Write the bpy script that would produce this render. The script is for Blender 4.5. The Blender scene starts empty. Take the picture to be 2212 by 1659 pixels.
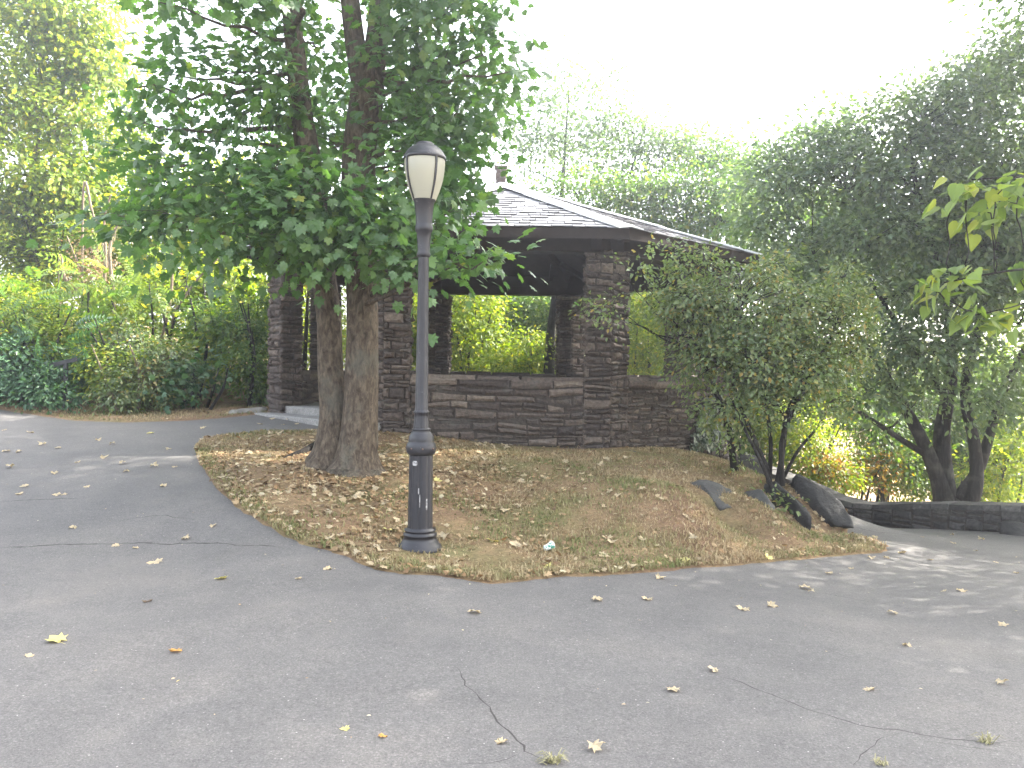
import bpy, math, random
import numpy as np
from mathutils import Vector, Matrix
from mathutils.geometry import delaunay_2d_cdt

R = random.Random(11)
G = np.random.default_rng(7)
PI = math.pi
scene = bpy.context.scene
COL = scene.collection

# ------------------------------------------------------------------ camera
F = 1800.0                      # focal length in the units of a 2212 px wide frame
CAMZ, PITCH, ROLL = 1.7, -math.radians(1.16), math.radians(0.85)
fw = Vector((0, math.cos(PITCH), math.sin(PITCH)))
rt0 = Vector((1, 0, 0)); up0 = rt0.cross(fw)
rt = rt0 * math.cos(ROLL) + up0 * math.sin(ROLL)
up = -rt0 * math.sin(ROLL) + up0 * math.cos(ROLL)
cam_d = bpy.data.cameras.new('camera'); cam = bpy.data.objects.new('camera', cam_d); COL.objects.link(cam)
cam_d.sensor_width = 36; cam_d.lens = 36 * F / 2212; cam_d.clip_start = 0.05; cam_d.clip_end = 3000
m = Matrix((rt, up, -fw)).transposed().to_4x4(); m.translation = Vector((0, 0, CAMZ)); cam.matrix_world = m
scene.camera = cam

def ray(u, v):
    return fw * F + rt * (u - 1106) - up * (v - 829.5)
def P(u, v, Y):
    d = ray(u, v); s = Y / d.y
    return Vector((d.x * s, Y, CAMZ + d.z * s))
def Pz(u, v, z):
    d = ray(u, v); s = (z - CAMZ) / d.z
    return Vector((d.x * s, d.y * s, z))

# ------------------------------------------------------------------ terrain
ISL = [Pz(*q) for q in [(640,935,.66),(575,935,.65),(520,941,.62),(470,945,.60),(440,952,.57),(422,970,.53),(428,995,.48),(450,1030,.40),
       (480,1065,.32),(520,1100,.24),(560,1128,.19),(605,1153,.145),(650,1173,.11),(700,1188,.085),(745,1203,.06),(800,1222,.04),(850,1234,.03),(900,1243,.02),(950,1251,.01),
       (1000,1256,0),(1060,1256,0),(1120,1253,-.005),(1200,1249,-.02),(1300,1244,-.035),(1400,1237,-.065),(1500,1229,-.10),(1600,1222,-.14),(1700,1213,-.19),
       (1790,1204,-.24),(1870,1195,-.28),(1910,1189,-.30),(1905,1181,-.31),(1850,1171,-.31),(1828,1160,-.33)]]
CTRL = [(0,0,0),(-4,0,.02),(4,0,-.05),(0,-6,0),(-8,-6,.1),(8,-6,-.2),(-3,3.4,.0),(3,3.4,-.03),(0,3.4,0),(0,5.3,0),(-6,3,.1),(7,3,-.2),
        (-14,4,.5),(14,4,-.6),(-14,-6,.3),(14,-6,-.5)]
CTRL += [tuple(p) for p in ISL[::2]]
for q in [(750,1010,10),(1150,1050,10),(1150,1150,8.3),(1150,970,12.7),(850,938,12.7),(1300,972,12.7),(1544,990,15),(1500,1100,9.3),
          (1600,1010,13),(1690,1050,11),(1650,1110,9.8),(1830,1130,12.5),(600,893,15),(700,910,14),(0,884,15),(210,911,14),(0,1100,8.4),(0,950,11.4),
          (0,1350,5.2),(1800,1130,14.5),(2000,1142,13.5),(2200,1152,12.5),(2212,1300,6.85),(300,890,15.5),(400,1180,7.6),(907,1195,7.5)]:
    CTRL.append(tuple(P(*q)))
for q in [(1720,1088,11),(1790,1160,10.4),(1765,1168,9.9),(1700,1128,10.0),(1600,1072,10.4),(1560,1120,9.4)]: CTRL.append(tuple(P(*q)))
CTRL += [(-14,12,1.0),(-9,18,1.5),(-12,24,2.6),(-4,20,.9),(0,22,.3),(5,21,-.5),(5,17.5,-.75),(8,17,-1.6),(12,13,-1.3),(9,24,-2.2),(0,30,-.5),
         (16,22,-3),(-16,32,3.5),(0,40,-1),(14,40,-3),(-2,16.5,.75),(2,17,.3)]
CT = np.array(CTRL, float)
_c = CT[:, :2]
_d = np.linalg.norm(_c[:, None] - _c[None], axis=2)
_n = len(_c)
_A = np.zeros((_n + 3, _n + 3)); _A[:_n, :_n] = -_d - 0.25 * np.eye(_n); _A[:_n, _n] = 1; _A[:_n, _n+1:] = _c; _A[_n, :_n] = 1; _A[_n+1:, :_n] = _c.T
_w = np.linalg.solve(_A, np.concatenate([CT[:, 2], np.zeros(3)]))
def HN(xy):
    xy = np.asarray(xy, float).reshape(-1, 2); out = np.zeros(len(xy))
    for i in range(0, len(xy), 4000):
        q = xy[i:i+4000]
        d = np.sqrt(((q[:, None] - _c[None])**2).sum(2) + 0.09)
        out[i:i+4000] = -d @ _w[:_n] + _w[_n] + q @ _w[_n+1:]
    return out
def H(x, y): return float(HN([(x, y)])[0])
def GP(u, v):
    """where the line of sight through (u, v) meets the ground"""
    d = ray(u, v); d = d / d.y
    ys = np.arange(2.5, 40, .05); xs = d.x * ys; zs = CAMZ + d.z * ys
    k = np.argmax(zs - HN(np.stack([xs, ys], 1)) < 0)
    a, b = (ys[k-1], ys[k]) if k > 0 else (16., 16.)
    for _ in range(12):
        c = (a + b) / 2
        if CAMZ + d.z * c - H(d.x * c, c) < 0: b = c
        else: a = c
    return Vector((d.x * b, b, H(d.x * b, b)))

# ------------------------------------------------------------------ helpers
def nz(p, f=1.0, seed=0):
    g = np.random.default_rng(seed + 1000); p = np.asarray(p, float) * f; o = 0; a = 1.0; tot = 0
    for k in range(3):
        for _ in range(3):
            w = g.normal(size=3); w /= np.linalg.norm(w); o = o + a * np.sin(p @ (w * 3.1 * 2**k) + g.uniform(0, 6.28)); tot += a * .6
        a *= .55
    return o / tot
def setp(o, label=None, cat=None, group=None, kind=None):
    if label: o['label'] = label
    if cat: o['category'] = cat
    if group: o['group'] = group
    if kind: o['kind'] = kind
    return o
def empty(name, loc, label, cat, group=None):
    o = bpy.data.objects.new(name, None); COL.objects.link(o); o.location = loc; o.empty_display_size = .1
    return setp(o, label, cat, group)
def link(name, me, mats, parent=None):
    o = bpy.data.objects.new(name, me); COL.objects.link(o)
    for mt in (mats if isinstance(mats, (list, tuple)) else [mats]): me.materials.append(mt)
    if parent is not None:
        o.parent = parent; o.matrix_parent_inverse = Matrix.Translation(-parent.location)
    return o
def mesh_np(name, V, T, smooth=False, mi=None):
    V = np.asarray(V, np.float32); T = np.asarray(T, np.int32)
    me = bpy.data.meshes.new(name); k = T.shape[1]
    me.vertices.add(len(V)); me.vertices.foreach_set('co', V.ravel())
    me.loops.add(T.size); me.loops.foreach_set('vertex_index', T.ravel())
    me.polygons.add(len(T)); me.polygons.foreach_set('loop_start', np.arange(0, T.size, k, dtype=np.int32))
    me.polygons.foreach_set('use_smooth', np.full(len(T), smooth))
    if mi is not None: me.polygons.foreach_set('material_index', np.asarray(mi, np.int32))
    me.update(calc_edges=True); return me
class MB:
    def __init__(s): s.v = []; s.f = []; s.m = []; s.sm = []
    def add(s, vs, fs, mi=0, sm=False):
        b = len(s.v); s.v += [tuple(v) for v in vs]; s.f += [tuple(b + i for i in f) for f in fs]; s.m += [mi] * len(fs); s.sm += [sm] * len(fs)
    def box(s, o, ax, ay, az, mi=0):
        o, ax, ay, az = map(Vector, (o, ax, ay, az))
        vs = [o, o+ax, o+ax+ay, o+ay, o+az, o+ax+az, o+ax+ay+az, o+ay+az]
        s.add(vs, [(0,3,2,1),(4,5,6,7),(0,1,5,4),(1,2,6,5),(2,3,7,6),(3,0,4,7)], mi)
    def beam(s, a, b, w, h, mi=0):
        a, b = Vector(a), Vector(b); d = b - a; sd = d.cross(Vector((0,0,1))).normalized(); u = sd.cross(d).normalized()
        s.box(a - sd*w/2 - u*h/2, d, sd*w, u*h, mi)
    def tube(s, pts, rad, n=8, mi=0, cap=True, wob=0, flute=None, seed=0):
        pts = [Vector(p) for p in pts]; vs = []; prev = None; g = random.Random(seed); L = 0
        ph = [g.uniform(0, 6.28) for _ in range(4)]
        for i, p in enumerate(pts):
            t = (pts[min(i+1, len(pts)-1)] - pts[max(i-1, 0)]).normalized()
            if i: L += (p - pts[i-1]).length
            if prev is None: a = t.orthogonal().normalized() if abs(t.z) < .7 else Vector((1,0,0))
            else: a = prev
            a = (a - t * a.dot(t)).normalized(); b = t.cross(a); prev = a
            for k in range(n):
                th = 2*PI*k/n; r = rad[i]
                if wob: r *= 1 + wob*(math.sin(2*th+ph[0]+L*.9) + .6*math.sin(3*th+ph[1]-L*1.3) + .5*math.sin(5*th+ph[2]+L*.7) + .35*math.sin(9*th+ph[3]+L*2.1))
                if flute: r = flute(r, th, i)
                vs.append(p + a*(r*math.cos(th)) + b*(r*math.sin(th)))
        fs = [(i*n+k, i*n+(k+1) % n, (i+1)*n+(k+1) % n, (i+1)*n+k) for i in range(len(pts)-1) for k in range(n)]
        s.add(vs, fs, mi, True)
        if cap:
            b0 = len(s.v) - len(vs)
            s.f.append(tuple(b0 + k for k in reversed(range(n)))); s.m.append(mi); s.sm.append(False)
            s.f.append(tuple(b0 + (len(pts)-1)*n + k for k in range(n))); s.m.append(mi); s.sm.append(False)
    def lathe(s, prof, n=32, o=(0,0,0), mi=0, mod=None, sm=True):
        o = Vector(o); vs = []
        for (r, z) in prof:
            for k in range(n):
                th = 2*PI*k/n; rr = r if mod is None else mod(r, z, th)
                vs.append(o + Vector((rr*math.cos(th), rr*math.sin(th), z)))
        s.add(vs, [(i*n+k, i*n+(k+1) % n, (i+1)*n+(k+1) % n, (i+1)*n+k) for i in range(len(prof)-1) for k in range(n)], mi, sm)
    def build(s, name, mats, parent=None):
        me = bpy.data.meshes.new(name); me.from_pydata(s.v, [], s.f)
        me.polygons.foreach_set('material_index', s.m); me.polygons.foreach_set('use_smooth', s.sm); me.update()
        return link(name, me, mats, parent)
def spline(pts, n):
    """Catmull-Rom through rows of numbers"""
    p = [np.array(q, float) for q in pts]; p = [2*p[0]-p[1]] + p + [2*p[-1]-p[-2]]; out = []
    for i in range(1, len(p)-2):
        for k in range(n):
            t = k/n; a, b, c, d = p[i-1:i+3]
            out.append(.5*((2*b) + (c-a)*t + (2*a-5*b+4*c-d)*t*t + (3*b-a-3*c+d)*t**3))
    out.append(p[-2]); return out
def inpoly(xy, poly):
    x, y = xy[:, 0], xy[:, 1]; c = np.zeros(len(xy), bool); j = len(poly)-1
    for i in range(len(poly)):
        xi, yi, xj, yj = poly[i][0], poly[i][1], poly[j][0], poly[j][1]
        if yi != yj: c ^= ((yi > y) != (yj > y)) & (x < (xj-xi)*(y-yi)/(yj-yi) + xi)
        j = i
    return c
def polydist(xy, poly, closed=True):
    d = np.full(len(xy), 1e9); n = len(poly)
    for i in range(n if closed else n-1):
        a = np.array(poly[i][:2], float); b = np.array(poly[(i+1) % n][:2], float); ab = b-a
        t = np.clip(((xy-a) @ ab)/max(ab @ ab, 1e-9), 0, 1); d = np.minimum(d, np.linalg.norm(xy-(a+t[:, None]*ab), axis=1))
    return d

# ------------------------------------------------------------------ materials
class NT:
    def __init__(s, name):
        s.m = bpy.data.materials.new(name); s.m.use_nodes = True; s.t = s.m.node_tree; s.t.nodes.clear(); s.out = s.n('ShaderNodeOutputMaterial')
    def n(s, typ, ins=None, **kw):
        o = s.t.nodes.new(typ)
        for k, v in kw.items(): setattr(o, k, v)
        for k, v in (ins or {}).items():
            if hasattr(v, 'is_output'): s.t.links.new(v, o.inputs[k])
            else: o.inputs[k].default_value = v
        return o
    def ramp(s, fac, stops, interp='LINEAR'):
        o = s.n('ShaderNodeValToRGB', {'Fac': fac}); r = o.color_ramp; r.interpolation = interp
        while len(r.elements) < len(stops): r.elements.new(.5)
        for e, (p, c) in zip(r.elements, stops): e.position = p; e.color = (*c, 1) if len(c) == 3 else c
        return o.outputs['Color']
    def noise(s, scale, detail=4, rough=.55, vec=None, dist=0):
        if vec is None: vec = s.n('ShaderNodeTexCoord').outputs['Object']
        return s.n('ShaderNodeTexNoise', {'Scale': scale, 'Detail': detail, 'Roughness': rough, 'Vector': vec, 'Distortion': dist}).outputs['Fac']
    def mix(s, fac, a, b, mode='MIX'):
        o = s.n('ShaderNodeMix', data_type='RGBA', blend_type=mode)
        for i, v in ((0, fac), (6, a), (7, b)):
            if hasattr(v, 'is_output'): s.t.links.new(v, o.inputs[i])
            else: o.inputs[i].default_value = v if i == 0 else (*v, 1) if len(v) == 3 else v
        return o.outputs[2]
    def math(s, op, a, b=0.0, clamp=False):
        return s.n('ShaderNodeMath', {0: a, 1: b}, operation=op, use_clamp=clamp).outputs[0]
    def bump(s, h, strength=.5, dist=.01):
        return s.n('ShaderNodeBump', {'Height': h, 'Strength': strength, 'Distance': dist}).outputs['Normal']
    def pbr(s, col, rough=.8, normal=None, metal=0.0, spec=.5, **kw):
        d = {'Base Color': col if hasattr(col, 'is_output') else (*col, 1), 'Roughness': rough, 'Metallic': metal, 'Specular IOR Level': spec}
        if normal is not None: d['Normal'] = normal
        d.update(kw); return s.n('ShaderNodeBsdfPrincipled', d).outputs[0]
    def done(s, sh):
        s.t.links.new(sh, s.out.inputs['Surface']); return s.m
def isl(nt): return nt.n('ShaderNodeNewGeometry').outputs['Random Per Island']

def leafmat(name, stops, trans=(1.6,1.9,.55), tf=.42, rough=.45, spec=.35, clump=1.2):
    nt = NT(name); c = nt.ramp(isl(nt), stops)
    k = nt.noise(clump, 2)
    c = nt.mix(1.0, c, nt.ramp(k, [(.3, (.72,.78,.8)), (.7, (1.25,1.18,1.05))]), 'MULTIPLY')
    a = nt.pbr(c, rough, spec=spec)
    tc = nt.mix(1.0, c, trans, 'MULTIPLY')
    b = nt.n('ShaderNodeBsdfTranslucent', {'Color': tc}).outputs[0]
    return nt.done(nt.n('ShaderNodeMixShader', {'Fac': tf, 1: a, 2: b}).outputs[0])
def stonemat(name, stops, bump=.9, scale=20):
    nt = NT(name); c = nt.ramp(isl(nt), stops); k = nt.noise(scale, 5, .65); k2 = nt.noise(4, 3)
    c = nt.mix(1, c, nt.ramp(k, [(.3, (.5,.5,.5)), (.7, (1.45,1.42,1.38))]), 'MULTIPLY')
    c = nt.mix(nt.ramp(k2, [(.55, (0,0,0)), (.75, (.5,.5,.5))]), c, (.13,.125,.115))
    return nt.done(nt.pbr(c, .88, nt.bump(k, bump, .02), spec=.3))
def woodmat(name, a, b):
    nt = NT(name); tc = nt.n('ShaderNodeTexCoord').outputs['Object']; k = nt.noise(9, 5, .6)
    return nt.done(nt.pbr(nt.mix(k, a, b), .8, nt.bump(nt.noise(40, 4), .3, .005), spec=.25))
def rockmat(name, a, b, c):
    nt = NT(name); k = nt.noise(3.2, 8, .65, dist=.6); k2 = nt.noise(26, 5, .7)
    col = nt.ramp(k, [(.3, a), (.52, b), (.72, c)])
    col = nt.mix(nt.ramp(k2, [(.58, (0,0,0)), (.7, (.35,.35,.35))]), col, (.10,.105,.09))
    return nt.done(nt.pbr(col, .8, nt.bump(nt.math('ADD', k, nt.math('MULTIPLY', k2, .35)), .9, .06), spec=.35))
def barkmat(name, a, b, c, sc=(9,9,1.6)):
    nt = NT(name); tc = nt.n('ShaderNodeTexCoord').outputs['Object']
    v = nt.n('ShaderNodeMapping', {'Vector': tc, 'Scale': sc}).outputs[0]
    k = nt.noise(2.2, 7, .68, v, .5); k2 = nt.noise(3.2, 5)
    col = nt.ramp(k, [(.33, a), (.5, b), (.68, c)])
    col = nt.mix(nt.ramp(k2, [(.52, (0,0,0)), (.68, (.45,.45,.45))]), col, (.15,.15,.125))
    return nt.done(nt.pbr(col, .9, nt.bump(k, 1.0, .05), spec=.2))

MAT = {}
MAT['maple'] = leafmat('maple_leaf', [(0, (.062,.12,.052)), (.5, (.080,.148,.058)), (.88, (.105,.18,.064)), (.99, (.14,.20,.06)), (1, (.22,.22,.04))], trans=(1.5,1.9,.6), tf=.40, rough=.42, spec=.55)
MAT['yellow_green'] = leafmat('yellow_green_leaf', [(0, (.105,.17,.032)), (.5, (.170,.245,.040)), (.8, (.235,.29,.045)), (.97, (.31,.32,.05)), (1, (.42,.33,.04))], trans=(1.65,1.65,.42), tf=.52)
MAT['mid'] = leafmat('mid_green_leaf', [(0, (.06,.11,.035)), (.5, (.09,.15,.045)), (.85, (.13,.19,.05)), (1, (.22,.22,.05))], tf=.42)
MAT['dark'] = leafmat('dark_green_leaf', [(0, (.075,.115,.07)), (.6, (.11,.16,.09)), (1, (.165,.21,.105))], tf=.35, rough=.4, spec=.45)
MAT['blue_green'] = leafmat('blue_green_leaf', [(0, (.04,.09,.055)), (.6, (.065,.13,.075)), (1, (.10,.17,.085))], tf=.35)
MAT['shrub'] = leafmat('shrub_leaf', [(0, (.09,.13,.06)), (.5, (.135,.185,.08)), (.8, (.18,.225,.095)), (.95, (.24,.22,.08)), (1, (.32,.21,.05))], tf=.35, rough=.32, spec=.6)
MAT['autumn'] = leafmat('autumn_leaf', [(0, (.10,.12,.03)), (.4, (.22,.16,.035)), (.75, (.36,.24,.03)), (1, (.25,.10,.04))], trans=(1.6,1.4,.6), tf=.5)
MAT['lime'] = leafmat('lime_leaf', [(0, (.11,.17,.06)), (.7, (.16,.22,.075)), (.97, (.24,.27,.07)), (1, (.40,.34,.06))], trans=(1.6,1.7,.6), tf=.5, rough=.55)
MAT['dry'] = leafmat('dry_twig_leaf', [(0, (.16,.10,.06)), (.6, (.26,.18,.10)), (1, (.32,.26,.15))], trans=(1.2,1.1,.8), tf=.3)
MAT['ivy'] = leafmat('ivy_leaf', [(0, (.06,.09,.06)), (.5, (.14,.17,.13)), (1, (.32,.33,.28))], tf=.2, rough=.35)
MAT['fallen'] = leafmat('fallen_leaf', [(0, (.22,.145,.08)), (.35, (.36,.27,.17)), (.65, (.47,.39,.27)), (.88, (.58,.52,.40)), (1, (.55,.45,.16))], trans=(1.1,1,.8), tf=.2, rough=.6, clump=3)
MAT['litter'] = leafmat('leaf_litter', [(0, (.13,.078,.042)), (.4, (.24,.15,.08)), (.72, (.33,.23,.13)), (.92, (.43,.34,.22)), (1, (.52,.45,.32))], trans=(1.1,1,.8), tf=.15, rough=.7, clump=2)
MAT['yellow_fallen'] = leafmat('yellow_fallen_leaf', [(0, (.50,.45,.16)), (1, (.58,.52,.22))], trans=(1.1,1,.6), tf=.2, rough=.55)
MAT['orange_fallen'] = leafmat('orange_fallen_leaf', [(0, (.42,.22,.06)), (1, (.46,.25,.07))], trans=(1.1,1,.6), tf=.2, rough=.55)
MAT['brown_fallen'] = leafmat('brown_fallen_leaf', [(0, (.10,.07,.05)), (1, (.16,.11,.07))], trans=(1.1,1,.6), tf=.1, rough=.6)
MAT['bark'] = barkmat('maple_bark', (.038,.028,.021), (.105,.082,.061), (.195,.158,.118), (10,10,4.2))
MAT['dark_bark'] = barkmat('dark_bark', (.009,.008,.0075), (.022,.019,.017), (.045,.039,.034))
MAT['pale_stem'] = barkmat('pale_stem', (.10,.075,.05), (.22,.17,.12), (.34,.28,.2))
MAT['stone'] = stonemat('wall_stone', [(0, (.055,.045,.042)), (.3, (.10,.078,.067)), (.55, (.08,.066,.060)), (.8, (.128,.102,.086)), (1, (.175,.143,.118))])
MAT['grey_stone'] = stonemat('grey_stone', [(0, (.035,.033,.033)), (.5, (.06,.057,.055)), (1, (.10,.095,.088))])
MAT['mortar'] = stonemat('mortar', [(0, (.05,.042,.037)), (1, (.06,.05,.043))])
MAT['concrete'] = stonemat('step_concrete', [(0, (.20,.195,.19)), (1, (.27,.265,.26))], .25, 40)
MAT['ledge'] = rockmat('pale_rock', (.14,.13,.115), (.24,.225,.20), (.33,.31,.28))
MAT['rock'] = rockmat('dark_rock', (.016,.015,.0155), (.036,.034,.033), (.075,.068,.062))
MAT['grey_rock'] = rockmat('grey_rock', (.045,.043,.042), (.075,.072,.069), (.12,.115,.105))
MAT['wood'] = woodmat('dark_timber', (.022,.017,.015), (.05,.038,.032))
def mk():
    nt = NT('slate'); c = nt.ramp(isl(nt), [(0, (.11,.11,.12)), (.5, (.165,.165,.18)), (.85, (.21,.205,.22)), (1, (.30,.29,.30))])
    k = nt.noise(14, 5); c = nt.mix(1, c, nt.ramp(k, [(.3, (.75,.75,.75)), (.7, (1.2,1.2,1.2))]), 'MULTIPLY')
    MAT['slate'] = nt.done(nt.pbr(c, .6, nt.bump(k, .5, .015), spec=.35))
    nt = NT('hip_metal'); k = nt.noise(6, 5)
    MAT['metal'] = nt.done(nt.pbr(nt.mix(k, (.62,.62,.63), (.78,.78,.79)), .42))
    nt = NT('finial_brick'); k = nt.noise(18, 4); MAT['finial'] = nt.done(nt.pbr(nt.mix(k, (.06,.045,.04), (.11,.08,.07)), .85, nt.bump(k, .5, .02)))
    # lamp paint: dark blue-grey enamel, dulled and chipped in patches
    nt = NT('lamp_paint'); k = nt.noise(7, 6, .65); k2 = nt.noise(30, 5, .7)
    c = nt.mix(k, (.011,.0105,.0135), (.021,.020,.025))
    ch = nt.ramp(nt.math('MULTIPLY', k, k2), [(.35, (0,0,0)), (.40, (.55,.55,.55))])
    c = nt.mix(ch, c, (.11,.105,.105))
    MAT['paint'] = nt.done(nt.pbr(c, nt.ramp(k2, [(.3, (.34,)*3), (.7, (.55,)*3)]), nt.bump(k2, .12, .004), spec=.5))
    nt = NT('rust'); k = nt.noise(60, 5, .7); MAT['rust'] = nt.done(nt.pbr(nt.mix(k, (.05,.035,.032), (.16,.085,.06)), .7))
    nt = NT('globe'); tc = nt.n('ShaderNodeTexCoord').outputs['Object']
    k = nt.noise(3, 3); c = nt.mix(k, (.44,.43,.35), (.50,.49,.41))
    a = nt.pbr(c, .22, spec=.5); b = nt.n('ShaderNodeBsdfTranslucent', {'Color': (.62,.59,.42,1)}).outputs[0]
    MAT['globe'] = nt.done(nt.n('ShaderNodeMixShader', {'Fac': .4, 1: a, 2: b}).outputs[0])
    nt = NT('sticker'); k = nt.noise(45, 3); MAT['sticker'] = nt.done(nt.pbr(nt.ramp(k, [(.42, (.42,.41,.40)), (.6, (.16,.155,.155))]), .5))
    nt = NT('cup_paper'); k = nt.noise(22, 2); MAT['cup'] = nt.done(nt.pbr(nt.ramp(k, [(.56, (.72,.72,.70)), (.62, (.06,.26,.19))]), .4))
    nt = NT('cup_white'); MAT['cupw'] = nt.done(nt.pbr((.78,.78,.76), .4))
    # asphalt
    nt = NT('asphalt'); co = nt.n('ShaderNodeTexCoord').outputs['Object']
    f1 = nt.noise(85, 4, .75); f2 = nt.noise(420, 2, .6); f3 = nt.noise(.55, 5, .6, dist=.4); f4 = nt.noise(2.3, 5, .65)
    c = nt.ramp(f1, [(.28, (.060,.0565,.054)), (.45, (.108,.102,.097)), (.6, (.143,.135,.128)), (.74, (.30,.283,.262))])
    c = nt.mix(1, c, nt.ramp(f2, [(.3, (.75,)*3), (.7, (1.25,)*3)]), 'MULTIPLY')
    c = nt.mix(1, c, nt.ramp(f3, [(.3, (.80,.80,.81)), (.52, (1,1,1)), (.72, (1.2,1.17,1.13))]), 'MULTIPLY')
    c = nt.mix(1, c, nt.ramp(f4, [(.3, (.90,.90,.91)), (.7, (1.09,1.08,1.07))]), 'MULTIPLY')
    v = nt.n('ShaderNodeTexVoronoi', {'Scale': 30, 'Vector': co}, feature='F1')
    st = nt.math('MULTIPLY', nt.math('LESS_THAN', v.outputs['Distance'], .13), nt.math('GREATER_THAN', nt.n('ShaderNodeSeparateColor', {0: v.outputs['Color']}).outputs[0], .93))
    c = nt.mix(1, c, nt.ramp(nt.noise(24, 4, .7), [(.3, (.86,)*3), (.7, (1.12,)*3)]), 'MULTIPLY'); c = nt.mix(st, c, (.36,.345,.32))
    MAT['asphalt'] = nt.done(nt.pbr(c, .82, nt.bump(nt.math('ADD', f1, nt.math('MULTIPLY', f2, .6)), .55, .006), spec=.35))
    nt = NT('crack'); MAT['crack'] = nt.done(nt.pbr(nt.mix(nt.noise(60, 3), (.03,.028,.027), (.075,.07,.066)), .95, spec=.1))
    # ground: dry lawn soil
    nt = NT('lawn_soil'); k = nt.noise(.9, 5, .6); k2 = nt.noise(28, 5, .7); k3 = nt.noise(5, 4)
    c = nt.ramp(k, [(.34, (.19,.125,.08)), (.5, (.215,.155,.09)), (.66, (.155,.145,.07))])
    c = nt.mix(1, c, nt.ramp(k2, [(.3, (.6,.6,.6)), (.7, (1.4,1.35,1.3))]), 'MULTIPLY')
    c = nt.mix(1, c, nt.ramp(k3, [(.3, (.82,.82,.82)), (.7, (1.15,1.15,1.15))]), 'MULTIPLY')
    MAT['soil'] = nt.done(nt.pbr(c, .95, nt.bump(k2, .8, .03), spec=.1))
    nt = NT('pale_weed'); MAT['grass_pale'] = nt.done(nt.pbr(nt.ramp(isl(nt), [(0, (.17,.16,.06)), (1, (.32,.29,.16))]), .7))
    nt = NT('grass_blade'); co = nt.n('ShaderNodeTexCoord').outputs['Object']; k = nt.noise(.75, 4, .6); k2 = nt.noise(4, 3)
    dry = nt.ramp(isl(nt), [(0, (.24,.17,.095)), (.5, (.36,.275,.16)), (1, (.48,.395,.25))])
    grn = nt.ramp(isl(nt), [(0, (.10,.14,.045)), (.6, (.17,.19,.07)), (1, (.27,.26,.11))])
    fac = nt.ramp(nt.math('ADD', nt.math('MULTIPLY', k, .7), nt.math('MULTIPLY', k2, .3)), [(.44, (0,0,0)), (.58, (.9,.9,.9))])
    c = nt.mix(fac, dry, grn)
    b = nt.n('ShaderNodeBsdfTranslucent', {'Color': c}).outputs[0]
    MAT['grass'] = nt.done(nt.n('ShaderNodeMixShader', {'Fac': .3, 1: nt.pbr(c, .7, spec=.2), 2: b}).outputs[0])
mk()

# ------------------------------------------------------------------ pavilion geometry constants
DP = 13.0
PX = [(-258 + 0) / F * DP, (195) / F * DP]           # pillar centres of the face towards us
EDGE = PX[1] - PX[0]; CX = sum(PX)/2; APO = EDGE * (1 + math.sqrt(2)) / 2; CY = DP + APO; CR = EDGE / (2*math.sin(PI/8))
FLOOR, SILL, LINT = .93, 1.50, 3.50
PIL = [Vector((CX + CR*math.cos(a), CY + CR*math.sin(a), 0)) for a in [(-PI/2 - PI/8) + k*PI/4 for k in range(8)]]   # 0 = near left, 1 = near right, anticlockwise

# ------------------------------------------------------------------ ground and path
pth = [(-17,15.9), tuple(P(-120,882,15.6))[:2]] + [tuple(P(u,v,Y))[:2] for u,v,Y in [(0,884,15),(60,890,14.7),(110,898,14.4),(160,906,14.1),(210,911,14),(270,914,13.9),(330,913,14),(400,909,14.1),(455,905,14.3),(520,899,14.6),(585,893,15)]]
p0, p7 = PIL[0], PIL[7]
pth += [(p7.x+.15, p7.y-.05), (p0.x-.1, p0.y+.1)] + [(p.x, p.y) for p in ISL]
pth += [(5.35,13.2),(4.9,14.6),(4.2,16.2),(3.4,17.6),(4.4,18.3)]
WALL = [(4.0,17.9),(5.0,16.3),(5.78,14.75),(6.9,13.6),(7.75,12.6),(8.9,11.6),(10.5,10.6)]
pth += [(4.6,17.4),(5.2,16.2),(5.75,14.8),(6.85,13.65),(7.7,12.65),(8.8,11.6),(10.4,10.7),(16,8),(17,-7),(-17,-7)]
# soften the polygon a little: jitter edges for a worn asphalt border
def rough(poly, step=.16, amp=.018):
    out = []
    for i in range(len(poly)):
        a = Vector(poly[i]); b = Vector(poly[(i+1) % len(poly)]); n = max(1, int((b-a).length/step)) if (b-a).length < 4 else 1
        for k in range(n):
            q = a.lerp(b, k/n)
            out.append((q.x + R.uniform(-amp, amp), q.y + R.uniform(-amp, amp)))
    return out
# round the island border with a spline first
ISLS = [(q[0], q[1]) for q in spline([(p.x, p.y) for p in ISL], 4)]
k0 = pth.index((ISL[0].x, ISL[0].y)); k1 = pth.index((ISL[-1].x, ISL[-1].y))
PATH = rough(pth[:k0] + ISLS + pth[k1+1:])
ISLAND = ISLS + [(5.35,13.2),(4.9,14.6),(4.2,16.2)] + [(PIL[2].x, PIL[2].y), (PIL[1].x, PIL[1].y), (PIL[0].x, PIL[0].y)]

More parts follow.
